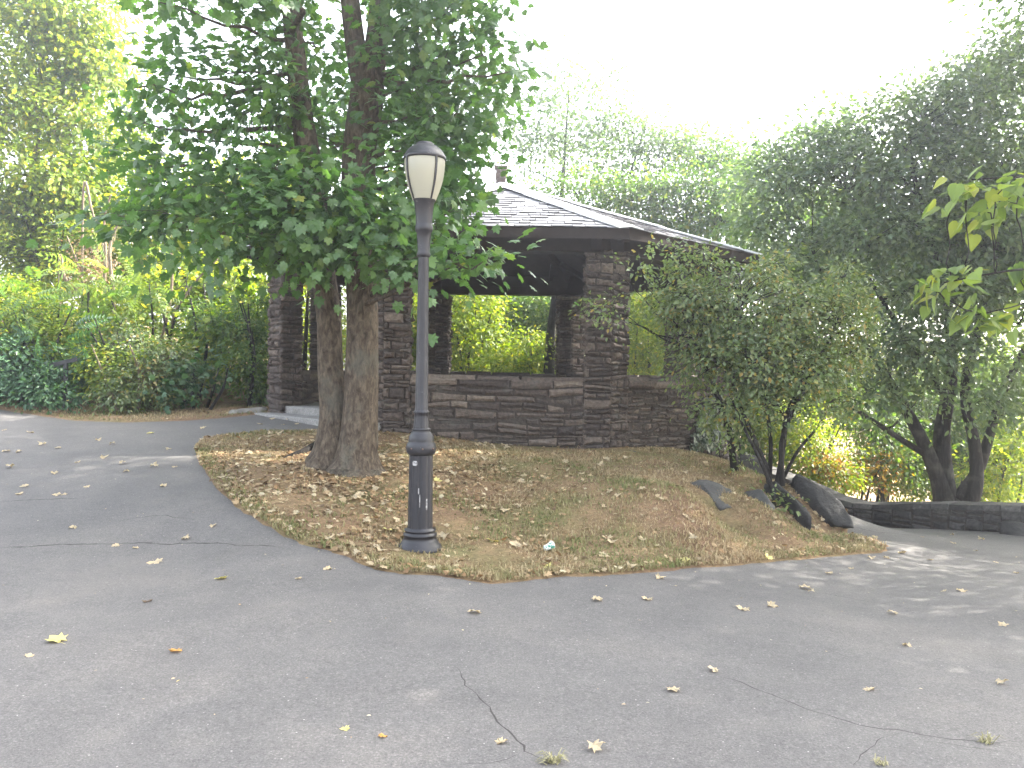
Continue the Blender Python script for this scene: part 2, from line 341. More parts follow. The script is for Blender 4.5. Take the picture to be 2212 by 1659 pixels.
CRACKS = [([(985,1440),(1010,1462),(1030,1500),(1062,1528),(1072,1560),(1108,1590),(1130,1625),(1160,1636),(1190,1650)], .009),
          ([(1130,1625),(1095,1640),(1050,1646),(960,1655)], .006),
          ([(1545,1455),(1600,1470),(1640,1492),(1690,1510),(1740,1527),(1810,1552),(1880,1570),(1960,1578),(2050,1593),(2130,1601),(2230,1608)], .007),
          ([(1950,1580),(1900,1592),(1860,1620),(1830,1659)], .005),
          ([(1960,1592),(2060,1610),(2200,1625)], .005),
          ([(-20,1184),(60,1181),(150,1177),(300,1172),(420,1174),(520,1177),(610,1181)], .019),
          ([(-20,1086),(40,1082),(110,1079),(180,1076)], .014), ([(420,1124),(360,1112),(300,1116),(250,1126)], .006),
          ([(1700,1385),(1780,1400),(1860,1430)], .004), ([(1760,1276),(1900,1300),(2010,1318)], .006), ([(1830,1136),(1900,1150),(1980,1158)],.010)]
segs = []
for pl, w in CRACKS:
    pts = [GP(u, min(v, 1700)) for u, v in pl]; q = []
    for a, b in zip(pts, pts[1:]):
        n = max(2, int((b-a).length/.05))
        for k in range(n): q.append(a.lerp(b, k/n))
    q.append(pts[-1]); n = len(q); off = 0; line = []
    for i, p in enumerate(q):
        t = (q[min(i+1, n-1)] - q[max(i-1, 0)]).normalized(); s = Vector((-t.y, t.x, 0)); off = off*.75 + R.gauss(0, .009)
        ww = w * .75 * R.uniform(.2, 1.0) * min(1, (min(i, n-1-i)+.2)/4)
        line.append((p + s*(off+ww), p + s*(off-ww)))
    segs.append([(a.x, a.y) for a, b in line] + [(b.x, b.y) for a, b in reversed(line)])

gx = [(x + R.uniform(-.03,.03), y + R.uniform(-.03,.03)) for x in np.arange(-9, 9, .22) for y in np.arange(2.6, 18, .22)]
gx += [(x + R.uniform(-.1,.1), y + R.uniform(-.1,.1)) for x in np.arange(-18, 18.1, .75) for y in np.arange(-8, 34.1, .75) if not (-9.2 < x < 9.2 and 2.4 < y < 18.2)]
gx += [(s*math.cos(a)*r, 12 + math.sin(a)*r) for r in (34, 60, 110, 220, 500) for a in np.arange(0, 2*PI, PI/20) for s in (1,)]
verts = list(gx); edges = []
for poly in [PATH] + segs:
    b = len(verts); verts += list(poly); edges += [(b+i, b+(i+1) % len(poly)) for i in range(len(poly))]
res = delaunay_2d_cdt([Vector(v[:2]) for v in verts], edges, [], 0, 1e-5, False)
V2 = np.array([tuple(v) for v in res[0]]); TR = np.array([tuple(f) for f in res[2]])
far = np.linalg.norm(V2 - np.array([0, 12]), axis=1)
Z = HN(V2); Z = np.where(far > 30, Z*np.clip(1-(far-30)/60, 0, 1) - np.clip((far-30)/20, 0, 1)*2, Z)
cen = V2[TR].mean(1); onp = inpoly(cen, PATH)
crk = np.zeros(len(cen), bool)
for s in segs: crk |= inpoly(cen, s)
dpath = polydist(V2, PATH); inp = inpoly(V2, PATH)
V3 = np.concatenate([V2, Z[:, None]], 1)
lift = np.where(inp, 0, np.clip(dpath/.12, 0, 1)*.03 + np.clip(dpath/.5, 0, 1)*.025*nz(V3, 2.2, 3)); Z = Z + np.where(far < 30, lift, 0)
# the path's own slow unevenness
Z = Z + np.where(inp & (far < 30), np.clip(dpath/.4, 0, 1)*.006*nz(V3, 1.1, 5), 0)
# cracks sink
V3 = np.concatenate([V2, Z[:, None]], 1)
def sub(name, mask, mats, mi=None):
    t = TR[mask]; ids, inv = np.unique(t.ravel(), return_inverse=True); 
    a, b, c = (V2[t[:, k]] for k in range(3)); fl = np.cross(b-a, c-a) < 0
    t = inv.reshape(-1, 3).copy(); t[fl] = t[fl][:, ::-1]
    return setp(link(name, mesh_np(name, V3[ids], t, True, mi), mats), kind='structure')
sub('path', onp, [MAT['asphalt'], MAT['crack']], crk[onp].astype(int))
sub('ground', ~onp, MAT['soil'])

# ------------------------------------------------------------------ leaves
def template(kind):
    if kind == 'maple':
        half = [(.05,.02),(.30,-.08),(.30,.13),(.58,.24),(.42,.33),(.40,.44),(.47,.70),(.24,.62),(.17,.80)]
        out = half + [(0,1.02)] + [(-x, y) for x, y in reversed(half)]
        v = [(0,.34)] + out; z = [0] + [-.10*(x*x + (y-.34)**2) / .4 - .03*(k % 3 == 1) for k, (x, y) in enumerate(out)]
        V = np.array([(x, y, zz) for (x, y), zz in zip(v, z)]); n = len(out)
        return V, np.array([(0, 1+i, 1+(i+1) % n) for i in range(n)])
    if kind == 'oval':
        V = np.array([(0,0,0),(.24,.3,.05),(.22,.65,.04),(0,1,-.08),(-.22,.65,.04),(-.24,.3,.05),(0,.5,-.03)])
        return V, np.array([(0,1,6),(1,2,6),(2,3,6),(3,4,6),(4,5,6),(5,0,6)])
    if kind == 'small':
        V = np.array([(0,0,0),(.27,.45,.04),(0,1,-.06),(-.27,.45,.04)]); return V, np.array([(0,1,2),(0,2,3)])
    if kind == 'heart':
        half = [(.12,-.06),(.36,.02),(.46,.25),(.36,.55),(.16,.82)]; out = [(0,.03)] + half + [(0,1.08)] + [(-x, y) for x, y in reversed(half)]
        V = np.array([(0,.38,-.02)] + [(x, y, .10*abs(x) - .25*max(0, y-.4)**2) for x, y in out]); n = len(out)
        return V, np.array([(0, 1+i, 1+(i+1) % n) for i in range(n)])
    if kind == 'frond':           # pinnate leaf: pairs of leaflets along a rachis
        V = []; T = []
        for k in range(9):
            y = .12 + .1*k; L = .30*(1 - abs(k-3.5)/9); zz = -.45*(y*y)
            for s in (-1, 1):
                b = len(V); V += [(0, y, zz), (s*L*.55, y+.015-.03, zz+.01), (s*L, y+.10, zz-.06), (s*L*.5, y+.085, zz)]; T += [(b, b+1, b+2), (b, b+2, b+3)]
        b = len(V); V += [(0,1.0,-.45),(.05,1.08,-.5),(0,1.22,-.6),(-.05,1.08,-.5)]; T += [(b, b+1, b+2), (b, b+2, b+3)]
        V += [(.006,0,0),(-.006,0,0),(0,1,-.44)]; b += 4; T.append((b, b+1, b+2))
        return np.array(V, float), np.array(T)
TPL = {k: template(k) for k in ('maple', 'oval', 'small', 'heart', 'frond')}
def nrm(a): return a / np.maximum(np.linalg.norm(a, axis=1, keepdims=True), 1e-9)
def leaf_mesh(name, pos, nor, tip, size, tpl):
    V, T = TPL[tpl]; n = nrm(nor); t = nrm(tip - n*(tip*n).sum(1, keepdims=True)); x = np.cross(t, n)
    sz = np.asarray(size).reshape(-1, 1, 1)
    W = pos[:, None] + sz*(V[None, :, 0:1]*x[:, None] + V[None, :, 1:2]*t[:, None] + V[None, :, 2:3]*n[:, None])
    TT = (T[None] + (np.arange(len(pos))*len(V))[:, None, None]).reshape(-1, 3)
    return mesh_np(name, W.reshape(-1, 3), TT)
COVK = {'oval': 1.7, 'small': 1.75}
AREA = {'maple': .55, 'oval': .38, 'small': .27, 'heart': .62, 'frond': .35}
def crown(blobs, size, cov, tpl, per=14, spread=1.6, flat=.75, droop=.5, gap=-.25, gapf=.9, seed=0, jit=.38):
    """leaf sprays through a set of lumps; a lump is (u, v, Y, ru, rv, rd[, cover]) or ('w', x, y, z, rx, ry, rz[, cover])"""
    g = np.random.default_rng(seed + 50); out = []; cl = []
    for bi, b in enumerate(blobs):
        if b[0] == 'w': c = np.array(b[1:4]); rad = np.array(b[4:7]); cm = b[7] if len(b) > 7 else 1
        else:
            c = np.array(P(*b[:3])); k = b[2]/F; rad = np.array((b[3]*k, b[5], b[4]*k)); cm = b[6] if len(b) > 6 else 1
        n = cov*COVK.get(tpl, 1)*cm*PI*rad[0]*rad[2]/(AREA[tpl]*size*size*.6); m_ = max(3, int(n/per))
        d = nrm(g.normal(size=(m_, 3))); rr = g.uniform(0, 1, (m_, 1))**.42
        q = c + d*rr*rad*(1 + .16*nz(d*1.7, 1.0, bi+seed)[:, None])
        keep = nz(q, gapf, 17+seed) > gap; q = q[keep]; d = d[keep]
        if not len(q): continue
        o = nrm(d/rad); cn = nrm(np.array([0,0,1.])*flat + o*(1-flat)*.9 + g.normal(size=o.shape)*.22)
        k = g.integers(max(2, int(per*.5)), int(per*1.5)+1, len(q)); idx = np.repeat(np.arange(len(q)), k); N = len(idx)
        n_ = cn[idx]; off = g.normal(size=(N, 3))*size*spread; off -= n_*(off*n_).sum(1, keepdims=True)*.72
        pos = q[idx] + off; nn = nrm(n_ + g.normal(size=(N, 3))*jit)
        tip = nrm(o[idx]*.7 + off/(size*spread)*.5 + np.array([0,0,-droop]) + g.normal(size=(N, 3))*.35)
        out.append((pos, nn, tip, size*g.uniform(.6, 1.2, N))); cl.append((c, rad, q))
    return [np.concatenate([o[i] for o in out]) for i in range(4)], cl
def tree(name, label, cat, stems, blobs, leaf, bark, size, cov, tpl, group=None, seed=0, limbs=True, twigs=.5, nseg=9, wob=.03, root=0, part=('trunk','crown'), bark_n=10, **kw):
    """stems: lists of (u, v, Y, width px) or ('w', x, y, z, radius); a lone base is put on the ground"""
    st = []
    for s in stems:
        rows = []
        for q in s:
            if q[0] == 'w': rows.append(q[1:])
            else:
                p = P(*q[:3]); rows.append((p.x, p.y, p.z, q[3]/2*q[2]/F))
        st.append(spline(rows, nseg))
    base = Vector(st[0][0][:3]); base.z = H(base.x, base.y)
    for i in range(root): q = st[i][0]; st[i].insert(0, (q[0], q[1]-.02, q[2]-.14, q[3]*1.25)); st[i].insert(0, (q[0], q[1]-.05, q[2]-.34, q[3]*1.6))
    t = empty(name, base, label, cat, group)
    mb = MB()
    for i, s in enumerate(st):
        fl = None
        if root and i < root:
            z0 = s[0][2]
            fl = lambda r, th, k, s=s: r*(1 + .16*math.exp(-max(0, s[k][2]-base.z)/.14)*(1+.55*math.sin(3*th+i*2) + .35*math.sin(5*th+1)))
        mb.tube([q[:3] for q in s], [max(q[3], .004) for q in s], bark_n if s[0][3] > .05 else 6, 0, True, wob if s[0][3] > .05 else 0, fl, seed+i)
    L, cl = crown(blobs, size, cov, tpl, seed=seed, **kw)
    allst = np.array([q for s in st for q in s]); g = random.Random(seed)
    for c, rad, q in cl:
        if limbs:
            w = np.linalg.norm((allst[:, :3]-c)*np.array([1,1,.6]), axis=1) + np.where(allst[:, 2] > c[2]-.15*rad[2], 3.0, 0)
            k = int(np.argmin(w)); a = Vector(allst[k, :3]); b = Vector(c); r0 = min(allst[k, 3]*.5, .012 + .012*(b-a).length)
            mid = a.lerp(b, .5) + Vector((g.gauss(0,.08), g.gauss(0,.08), -.05))*(b-a).length
            pts = [a*(1-s)**2 + mid*2*s*(1-s) + b*s*s for s in [j/7 for j in range(8)]]
            pts = [p + Vector((g.gauss(0,.02), g.gauss(0,.02), g.gauss(0,.02)))*(b-a).length*(0 < j < 7) for j, p in enumerate(pts)]
            mb.tube(pts, [max(.005, r0*(1-.75*j/7)) for j in range(8)], 6, 0, False)
        else: pts = [Vector(c)]
        for x in q:
            if g.random() > twigs: continue
            x = Vector(x); n = min(pts, key=lambda p: (p-x).length + max(0, p.z-x.z)); mid = n.lerp(x, .5) + Vector((g.gauss(0,.1), g.gauss(0,.1), .08))*(x-n).length
            rr = min(.012, .004 + .004*(x-n).length)
            mb.tube([n, mid, x], [rr, rr*.7, .0025], 4, 0, False)
    mb.build(part[0], bark, t)
    link(part[1], leaf_mesh(part[1], *L, tpl), leaf, t)
    return t
def gbase(u, Y, w): 
    x = P(u, 793, Y).x; return ('w', x, Y, H(x, Y)-.15, w/2*Y/F)

# ------------------------------------------------------------------ stonework
def masonry(mb, o, t, n, L, z0, z1, hr=(.07,.15), lr=(.2,.6), depth=.05, seed=0, wav=.028, cap=None):
    """irregular coursed stones on one upright face: o origin, t along, n outward"""
    g = random.Random(seed); t = Vector(t).normalized(); n = Vector(n).normalized(); o = Vector(o); Zc = [z0]
    top = z1 - (cap or 0)
    while Zc[-1] < top - hr[0]*.6: Zc.append(Zc[-1] + g.uniform(*hr))
    Zc[-1] = top
    if cap: Zc.append(z1)
    ph = [(g.uniform(0, 6), g.uniform(0, 6)) for _ in Zc]
    def zc(k, s):
        if k == 0 or (cap and k == len(Zc)-1): return Zc[k] + (.008*math.sin(3*s+ph[k][0]) if k else 0)
        return Zc[k] + wav*(math.sin(2.1*s+ph[k][0]) + .6*math.sin(5.3*s+ph[k][1]))
    gp = .010
    for k in range(len(Zc)-1):
        last = cap and k == len(Zc)-2; s = 0; lrr = (.45, 1.0) if last else lr
        s -= g.uniform(0, lrr[0])*.7
        while s < L:
            w = g.uniform(*lrr); a = max(0, s); b = min(L, s + w); s += w
            if L - s < lrr[0]*.4: b = L; s = L
            if b - a < .04: continue
            subs = [(0, 1)] if last or (zc(k+1, a)-zc(k, a)) < .13 or g.random() > .35 else [(0, .5), (.5, 1)]
            for f0, f1 in subs:
                za0, za1 = zc(k, a), zc(k+1, a); zb0, zb1 = zc(k, b), zc(k+1, b)
                za0, za1 = za0 + (za1-za0)*f0, za0 + (za1-za0)*f1; zb0, zb1 = zb0 + (zb1-zb0)*f0, zb0 + (zb1-zb0)*f1
                if za1 - za0 < .02: continue
                out = g.uniform(-.020, .032) + (.03 if last else 0)
                j = lambda m_=.016: g.uniform(-m_, m_)
                ring = [(a+gp+j(.004), za0+gp), ((a+b)/2, (za0+zb0)/2+gp+j()), (b-gp+j(.004), zb0+gp), (b-gp+j(.008), (zb0+zb1)/2), (b-gp+j(.004), zb1-gp), ((a+b)/2, (za1+zb1)/2-gp+j()), (a+gp+j(.004), za1-gp), (a+gp+j(.008), (za0+za1)/2)]
                cs, cz = (a+b)/2, (za0+za1+zb0+zb1)/4
                vs = []
                for s_, z_ in ring: vs.append(o + t*s_ + Vector((0,0,z_)) - n*depth)
                for s_, z_ in ring: vs.append(o + t*s_ + Vector((0,0,z_)) + n*(out-.012+j(.008)))
                ins = min(.032, (b-a)*.18, (za1-za0)*.30)
                for s_, z_ in ring:
                    ds, dz = cs-s_, cz-z_
                    vs.append(o + t*(s_ + ins*(1 if ds > .001 else -1 if ds < -.001 else 0)) + Vector((0,0,z_ + ins*(1 if dz > .001 else -1 if dz < -.001 else 0))) + n*(out+.012+j(.007)))
                vs.append(o + t*cs + Vector((0,0,cz)) + n*(out+.018+j(.008)))
                fs = [(i, (i+1) % 8, 8+(i+1) % 8, 8+i) for i in range(8)] + [(8+i, 8+(i+1) % 8, 16+(i+1) % 8, 16+i) for i in range(8)] + [(16+i, 16+(i+1) % 8, 24) for i in range(8)]
                mb.add(vs, fs, 0)
def stone_block(mb, corners, z0, z1, seed, **kw):
    """a closed footprint (anticlockwise) faced with stones over a mortar core"""
    n = len(corners); c = [Vector((*q[:2], 0)) for q in corners]; ctr = sum(c, Vector())/n
    core = [ctr + (q-ctr)*(1 - .03/max((q-ctr).length, .1)) for q in c]
    mb.add([q + Vector((0,0,z0)) for q in core] + [q + Vector((0,0,z1-.02)) for q in core], [(i, (i+1) % n, n+(i+1) % n, n+i) for i in range(n)] + [tuple(range(n, 2*n))], 1)
    for i in range(n):
        a, b = c[i], c[(i+1) % n]; t = (b-a); nn = Vector((t.y, -t.x, 0))
        masonry(mb, a, t, nn, t.length, z0, z1, seed=seed*10+i, **kw)

# ------------------------------------------------------------------ pavilion
pav = empty('stone_pavilion', (CX, CY, FLOOR), 'octagonal stone pavilion with slate roof and open sides behind the lawn', 'pavilion')
PW = .29
for k, p in enumerate(PIL):
    r = (p - Vector((CX, CY, 0))).normalized(); t1 = (PIL[(k+1) % 8] - p).normalized(); t0 = (PIL[k-1] - p).normalized()
    n1 = Vector((t1.y, -t1.x, 0)); n0 = Vector((-t0.y, t0.x, 0))
    cs = [p + n0*.27 + t0*.31, p + r*(.27/math.cos(PI/8)), p + n1*.27 + t1*.31, p - n1*.20 + t1*.27, p - n0*.20 + t0*.27]
    mb = MB(); zb = min(H(q.x, q.y) for q in cs) - .2
    stone_block(mb, cs, zb, LINT, 30+k, hr=(.055,.12), lr=(.14,.40))
    mb.build('pillar', [MAT['stone'], MAT['mortar']], pav)
for k in range(7):                                     # low walls between the pillars; the last bay is the way in
    a, b = PIL[k], PIL[k+1]; t = (b-a).normalized(); n = Vector((t.y, -t.x, 0)); a2, b2 = a + t*.305, b - t*.305
    zb = min(H(q.x, q.y) for q in (a2, b2, (a2+b2)/2)) - .2
    cs = [a2 - n*.2, a2 + n*.235, b2 + n*.235, b2 - n*.2]; cs = [a2 + n*.235, b2 + n*.235, b2 - n*.2, a2 - n*.2]
    mb = MB(); core = cs
    mb.add([q + n*0 + Vector((0,0,zb)) for q in core] + [q + Vector((0,0,SILL-.005)) for q in core], [(i, (i+1) % 4, 4+(i+1) % 4, 4+i) for i in range(4)] + [(4,5,6,7)], 1)
    L = (b2-a2).length; fine = k in (1,)
    masonry(mb, a2 + n*.245, t, n, L, zb, SILL + .02, hr=(.05,.10) if fine else (.065,.15), lr=(.12,.34) if fine else (.2,.68), seed=70+k, cap=.13)
    masonry(mb, b2 - n*.21, -t, -n, L, FLOOR-.02, SILL + .02, seed=90+k, cap=.13, lr=(.3,.8))
    g = random.Random(k); s = 0                       # coping: uneven flat stones across the top
    while s < L - .05:
        w = min(g.uniform(.5, 1.1), L - s); w = L - s if L - s - w < .3 else w
        h = .035 + g.uniform(0, .045); i0 = a2 + t*(s+.01) - n*(.24+g.uniform(0,.02)); zt = SILL
        vs = []
        for da, db, dz in ((0,0,0),(w-.02,0,0),(w-.02,.53,0),(0,.53,0)): vs.append(i0 + t*da + n*db + Vector((0,0,zt)))
        for da, db, dz in ((.02,.02,0),(w-.04,.02,0),(w-.04,.50,0),(.02,.50,0)): vs.append(i0 + t*da + n*db + Vector((0,0,zt+h+g.uniform(-.012,.012))))
        mb.add(vs, [(0,1,5,4),(1,2,6,5),(2,3,7,6),(3,0,4,7),(4,5,6,7)], 0); s += w
    if k == 0:                                         # drain hole in the wall facing us
        q = P(1066, 905, DP - .27); mb.box((q.x-.03, DP-.272, q.z-.035), (.06,0,0), (0,.006,0), (0,0,.07), 2)
    mb.build('parapet_wall', [MAT['stone'], MAT['mortar'], MAT['wood']], pav)
def octo(r, z): return [Vector((CX + r*math.cos(-PI/2-PI/8+k*PI/4), CY + r*math.sin(-PI/2-PI/8+k*PI/4), z)) for k in range(8)]
mb = MB(); A, B = octo(CR-.1, FLOOR-.6), octo(CR-.1, FLOOR); mb.add(A+B, [(i, (i+1) % 8, 8+(i+1) % 8, 8+i) for i in range(8)] + [tuple(range(8,16))]); mb.build('floor', MAT['concrete'], pav)
a, b = PIL[7], PIL[0]; t = (b-a).normalized(); n = Vector((t.y, -t.x, 0)); L = (b-a).length
for (d0, d1, z, h, i0) in ((-.25,.16,FLOOR+.012,.5,.27),(.05,.62,FLOOR-.115,.5,-.05)):
    mb = MB(); o = a + t*i0 + n*d0; ln = L - 2*i0; g = random.Random(int(d1*100))
    vs = []; c = .02
    prof = [(0,z-h),(d1-d0,z-h),(d1-d0,z-c),(d1-d0-c,z),(0,z)]
    for s_ in (0, ln): vs += [o + t*s_ + n*p_ + Vector((0,0,q_)) for p_, q_ in prof]
    mb.add(vs, [(i, (i+1) % 5, 5+(i+1) % 5, 5+i) for i in range(5)] + [(4,3,2,1,0),(5,6,7,8,9)]); mb.build('step', MAT['concrete'], pav)
EAVE_Z, EAVE_A = 3.77, 4.64
APEX = Vector((CX, CY, 5.36)); ER = EAVE_A/math.cos(PI/8)
for k in range(8):
    a, b = PIL[k], PIL[(k+1) % 8]; t = (b-a).normalized(); n = Vector((t.y, -t.x, 0)); mb = MB()
    mb.box(a - t*.28 - n*.17, t*((b-a).length+.56), n*.34, Vector((0,0,.20)) ); [None for _ in ()]
    for v in range(len(mb.v)): mb.v[v] = (mb.v[v][0], mb.v[v][1], mb.v[v][2] + LINT - .012 + .003*k)
    mb.build('lintel', MAT['wood'], pav)
    mb = MB(); mb.box(a - t*.1 - n*.12, t*((b-a).length+.2), n*.24, Vector((0,0,.26)))
    for v in range(len(mb.v)): mb.v[v] = (mb.v[v][0], mb.v[v][1], mb.v[v][2] + LINT + .195 + .003*k)
    mb.build('wall_plate', MAT['wood'], pav)
EV = octo(ER, EAVE_Z)
mb = MB(); I = octo(ER-.03, EAVE_Z-.035); mb.add(I + [APEX - Vector((0,0,.06))], [((i+1) % 8, i, 8) for i in range(8)]); 
mb.add([v for v in EV] + [v - Vector((0,0,.16)) for v in octo(ER-.015, EAVE_Z)], [(i, 8+i, 8+(i+1) % 8, (i+1) % 8) for i in range(8)])
mb.build('soffit', MAT['wood'], pav)
mb = MB()
for k in range(8):
    e0, e1 = EV[k], EV[(k+1) % 8]; mb.beam(e0*.985 + APEX*.015 - Vector((0,0,.14)), APEX - Vector((0,0,.2)), .12, .16)
    m_ = (e0+e1)/2
    for f in (.2, .4, .6, .8):
        p = e0.lerp(e1, f); q = p + (APEX - m_)*min(.9, 1.7*min(f, 1-f)); mb.beam(p*.98+q*.02 - Vector((0,0,.11)), q - Vector((0,0,.13)), .08, .11)
mb.build('rafters', MAT['wood'], pav)
slo = (APEX - (EV[0]+EV[1])/2); SL = slo.length; NC = 19
mb = MB(); g = random.Random(3)
for k in range(8):
    e0, e1 = EV[k], EV[(k+1) % 8]; t = (e1-e0); W = t.length; t = t/W; m_ = (e0+e1)/2; d = (APEX-m_).normalized(); nn = t.cross(d).normalized()
    if nn.z < 0: nn = -nn
    ex = SL/NC
    for i in range(NC):
        y0 = i*ex - (.03 if i == 0 else 0); y1 = y0 + ex*1.12; w0 = W*(1-max(y0,0)/SL)/2; w1 = max(.02, W*(1-min(y1, SL)/SL)/2); s = -w0 + g.uniform(-.15, 0)
        while s < w0:
            w = g.uniform(.15, .34); a, b = max(s, -w0), min(s+w, w0); s += w
            if b - a < .03: continue
            a1, b1 = max(-w1, min(w1, a)), min(w1, max(-w1, b)); dz = g.uniform(.010, .030); dy = g.uniform(-.018, .012); a += .007; b -= .007
            q = lambda x, y, h: m_ + t*x + d*y + nn*h
            vs = [q(a, y0+dy, dz), q(b, y0+dy+g.uniform(-.006,.006), dz+g.uniform(-.004,.004)), q(b1-.002, y1, .004), q(a1+.002, y1, .004), q(a, y0+dy, dz-.011), q(b, y0+dy, dz-.011)]
            mb.add(vs, [(0,1,2,3),(4,5,1,0),(0,3,4),(1,5,2)])
roof = mb.build('roof', MAT['slate'], pav)
for k in range(8):                                     # metal hip strips in lapped lengths
    e = EV[k]; d = (APEX - e); Ln = d.length; d /= Ln; mb = MB(); r = Vector((d.x, d.y, 0)).normalized(); s = Vector((-r.y, r.x, 0))
    dn = .30
    for i, (f0, f1) in enumerate(((-.012,.36),(.345,.70),(.685,1.0))):
        hh = .05 + .012*i; hw = .21
        A = e + d*Ln*f0 + Vector((0,0,hh)); B = e + d*Ln*f1 + Vector((0,0,hh))
        def side(p, sg): return p + s*sg*hw + Vector((0,0,-hw*.16))
        vs = [side(A,1), A, side(A,-1), side(B,1), B, side(B,-1)]; vs += [v - Vector((0,0,.02)) for v in vs]
        mb.add(vs, [(0,1,4,3),(1,2,5,4),(6,9,10,7),(7,10,11,8),(0,6,7,1),(1,7,8,2),(0,3,9,6),(2,8,11,5)])
    mb.build('hip_cap', MAT['metal'], roof)
mb = MB(); o = APEX + Vector((-.06,0,-.05))
for i in range(4):
    w = .105 - .006*(i % 2); mb.box(o + Vector((-w,-w,i*.1)), (2*w,0,0), (0,2*w,0), (0,0,.094), 0)
mb.box(o + Vector((-.13,-.13,.4)), (.26,0,0), (0,.26,0), (0,0,.04))
mb.build('chimney', MAT['finial'], roof)

# ------------------------------------------------------------------ street lamp
lb = GP(907, 1190); s = lb.y/F
lamp = empty('street_lamp', lb, 'dark blue-grey cast iron lamp post with frosted globe on the lawn', 'street lamp')
def zz(v): return (1195-v)*s
def prof(rows): return [(r*s, zz(v)) for v, r in rows]
mb = MB(); mb.lathe(prof([(1200,46),(1190,48),(1182,46),(1178,42),(1170,37.5),(1162,33.5),(1161,36),(1156,36.5),(1155,32.5),(1151,32),(1150,34),(1147,34),(1146,29.5),(1143,28)]), 40); mb.build('base', MAT['paint'], lamp)
flt = lambda r, z, th: r*(1 - .11*max(0, math.cos(8*th))**5)
mb = MB(); mb.lathe(prof([(1146,27.5),(1138,27),(1000,25.5),(984,25.5)]), 64, mod=flt); mb.build('pedestal', MAT['paint'], lamp)
mb = MB(); mb.lathe(prof([(986,26),(984,29),(978,32),(968,32.5),(962,31),(958,27.5),(955,28),(946,26.5),(938,22.5),(933,19.5),(932,20.5),(929,20.5),(928,18.5)]), 40); collar = mb.build('collar', MAT['paint'], lamp)
for k in range(8):
    mb = MB(); a = k*PI/4 + .2; c = Vector((math.cos(a)*31.5*s, math.sin(a)*31.5*s, zz(971)))
    mb.lathe([(.0001,.011),(.006,.009),(.009,.004),(.010,-.004)], 10)
    M_ = Matrix.Rotation(PI/2, 3, 'Y'); M_ = Matrix.Rotation(a, 3, 'Z') @ M_; mb.v = [tuple(M_ @ Vector(v) + c) for v in mb.v]
    mb.build('bolt', MAT['rust'], collar)
mb = MB(); mb.lathe(prof([(930,18),(905,15.8),(897,15.6),(895,17.5),(892,17.5),(890,14.6),(888,14.2),(560,11.2),(558,11.4)]), 64, mod=lambda r, z, th: r*(1 - .09*max(0, math.cos(8*th))**4 if .3 < z/s/100 else 1)); mb.build('shaft', MAT['paint'], lamp)
mb = MB(); mb.lathe(prof([(560,11.4),(558,13.8),(553,14.6),(549,13.6),(546,13),(520,14.6),(507,16.4),(505,18),(500,19.2),(494,19.2),(490,17.8),(487,17.6),(470,18.2),(442,21.5),(440,23),(436,24),(434,22)]), 40); mb.build('neck', MAT['paint'], lamp)
GLO = [(437,25.5),(430,28),(415,33.6),(398,38.6),(380,42),(362,43.6),(346,43.2)]
mb = MB(); mb.lathe(prof(GLO), 48); gl = mb.build('globe', MAT['globe'], lamp)
for k in range(4):
    a0 = -PI/2 + math.radians(39) + k*PI/2; vs = []; n_ = len(GLO); da = .055
    gp_ = spline(prof(GLO), 3)
    for (r, z) in gp_:
        for a, dr in ((a0-da, .002), (a0-da, .010), (a0+da, .010), (a0+da, .002)): vs.append(((r+dr)*math.cos(a), (r+dr)*math.sin(a), z))
    mb = MB(); mb.add(vs, [(4*i+j, 4*i+(j+1) % 4, 4*i+4+(j+1) % 4, 4*i+4+j) for i in range(len(gp_)-1) for j in range(4)]); mb.build('strap', MAT['paint'], gl)
mb = MB(); mb.lathe(prof([(343,42),(352,44.2),(350,45.8),(345,45.8),(343,44),(338,41.5),(330,36),(325,30),(322,25),(320.5,19.5),(316,18.5),(314.5,16),(314,.01)]), 48); mb.build('cap', MAT['paint'], lamp)
def patch(name, ang, v0, v1, half, rad, mat, label=None):
    vs = []; n_ = 7
    for v in (v0, v1):
        for k in range(n_):
            a = -PI/2 + ang + half*(2*k/(n_-1)-1); e = 0 if 0 < k < n_-1 else .3*(v1-v0)
            vs.append((rad*s*math.cos(a), rad*s*math.sin(a), zz(v + (e if v == v0 else -e*.6))))
    mb = MB(); mb.add(vs, [(k, k+1, n_+k+1, n_+k) for k in range(n_-1)]); o = mb.build(name, mat, lamp)
    if label: o['label'] = label
patch('sticker', -.42, 997, 1007, .24, 26.6, MAT['sticker'], 'small torn white sticker')
patch('sticker', .62, 1078, 1102, .07, 26.9, MAT['sticker'], 'white paint scrape')
patch('sticker', -.05, 1055, 1068, .045, 26.9, MAT['sticker'])
patch('sticker', .05, 1068, 1096, .03, 26.9, MAT['sticker'])
for o in lamp.children: 
    for sl in o.data.vertices: sl.co += lb
for o in list(collar.children) + list(gl.children):
    for sl in o.data.vertices: sl.co += lb
def fix(o):                                            # parts of a parented child: cancel the parent's offset
    for c in o.children_recursive: c.matrix_parent_inverse = Matrix.Translation(-lamp.location) if c.parent is lamp else Matrix()
fix(lamp)
for c in pav.children_recursive: c.matrix_parent_inverse = Matrix.Translation(-pav.location) if c.parent is pav else Matrix()

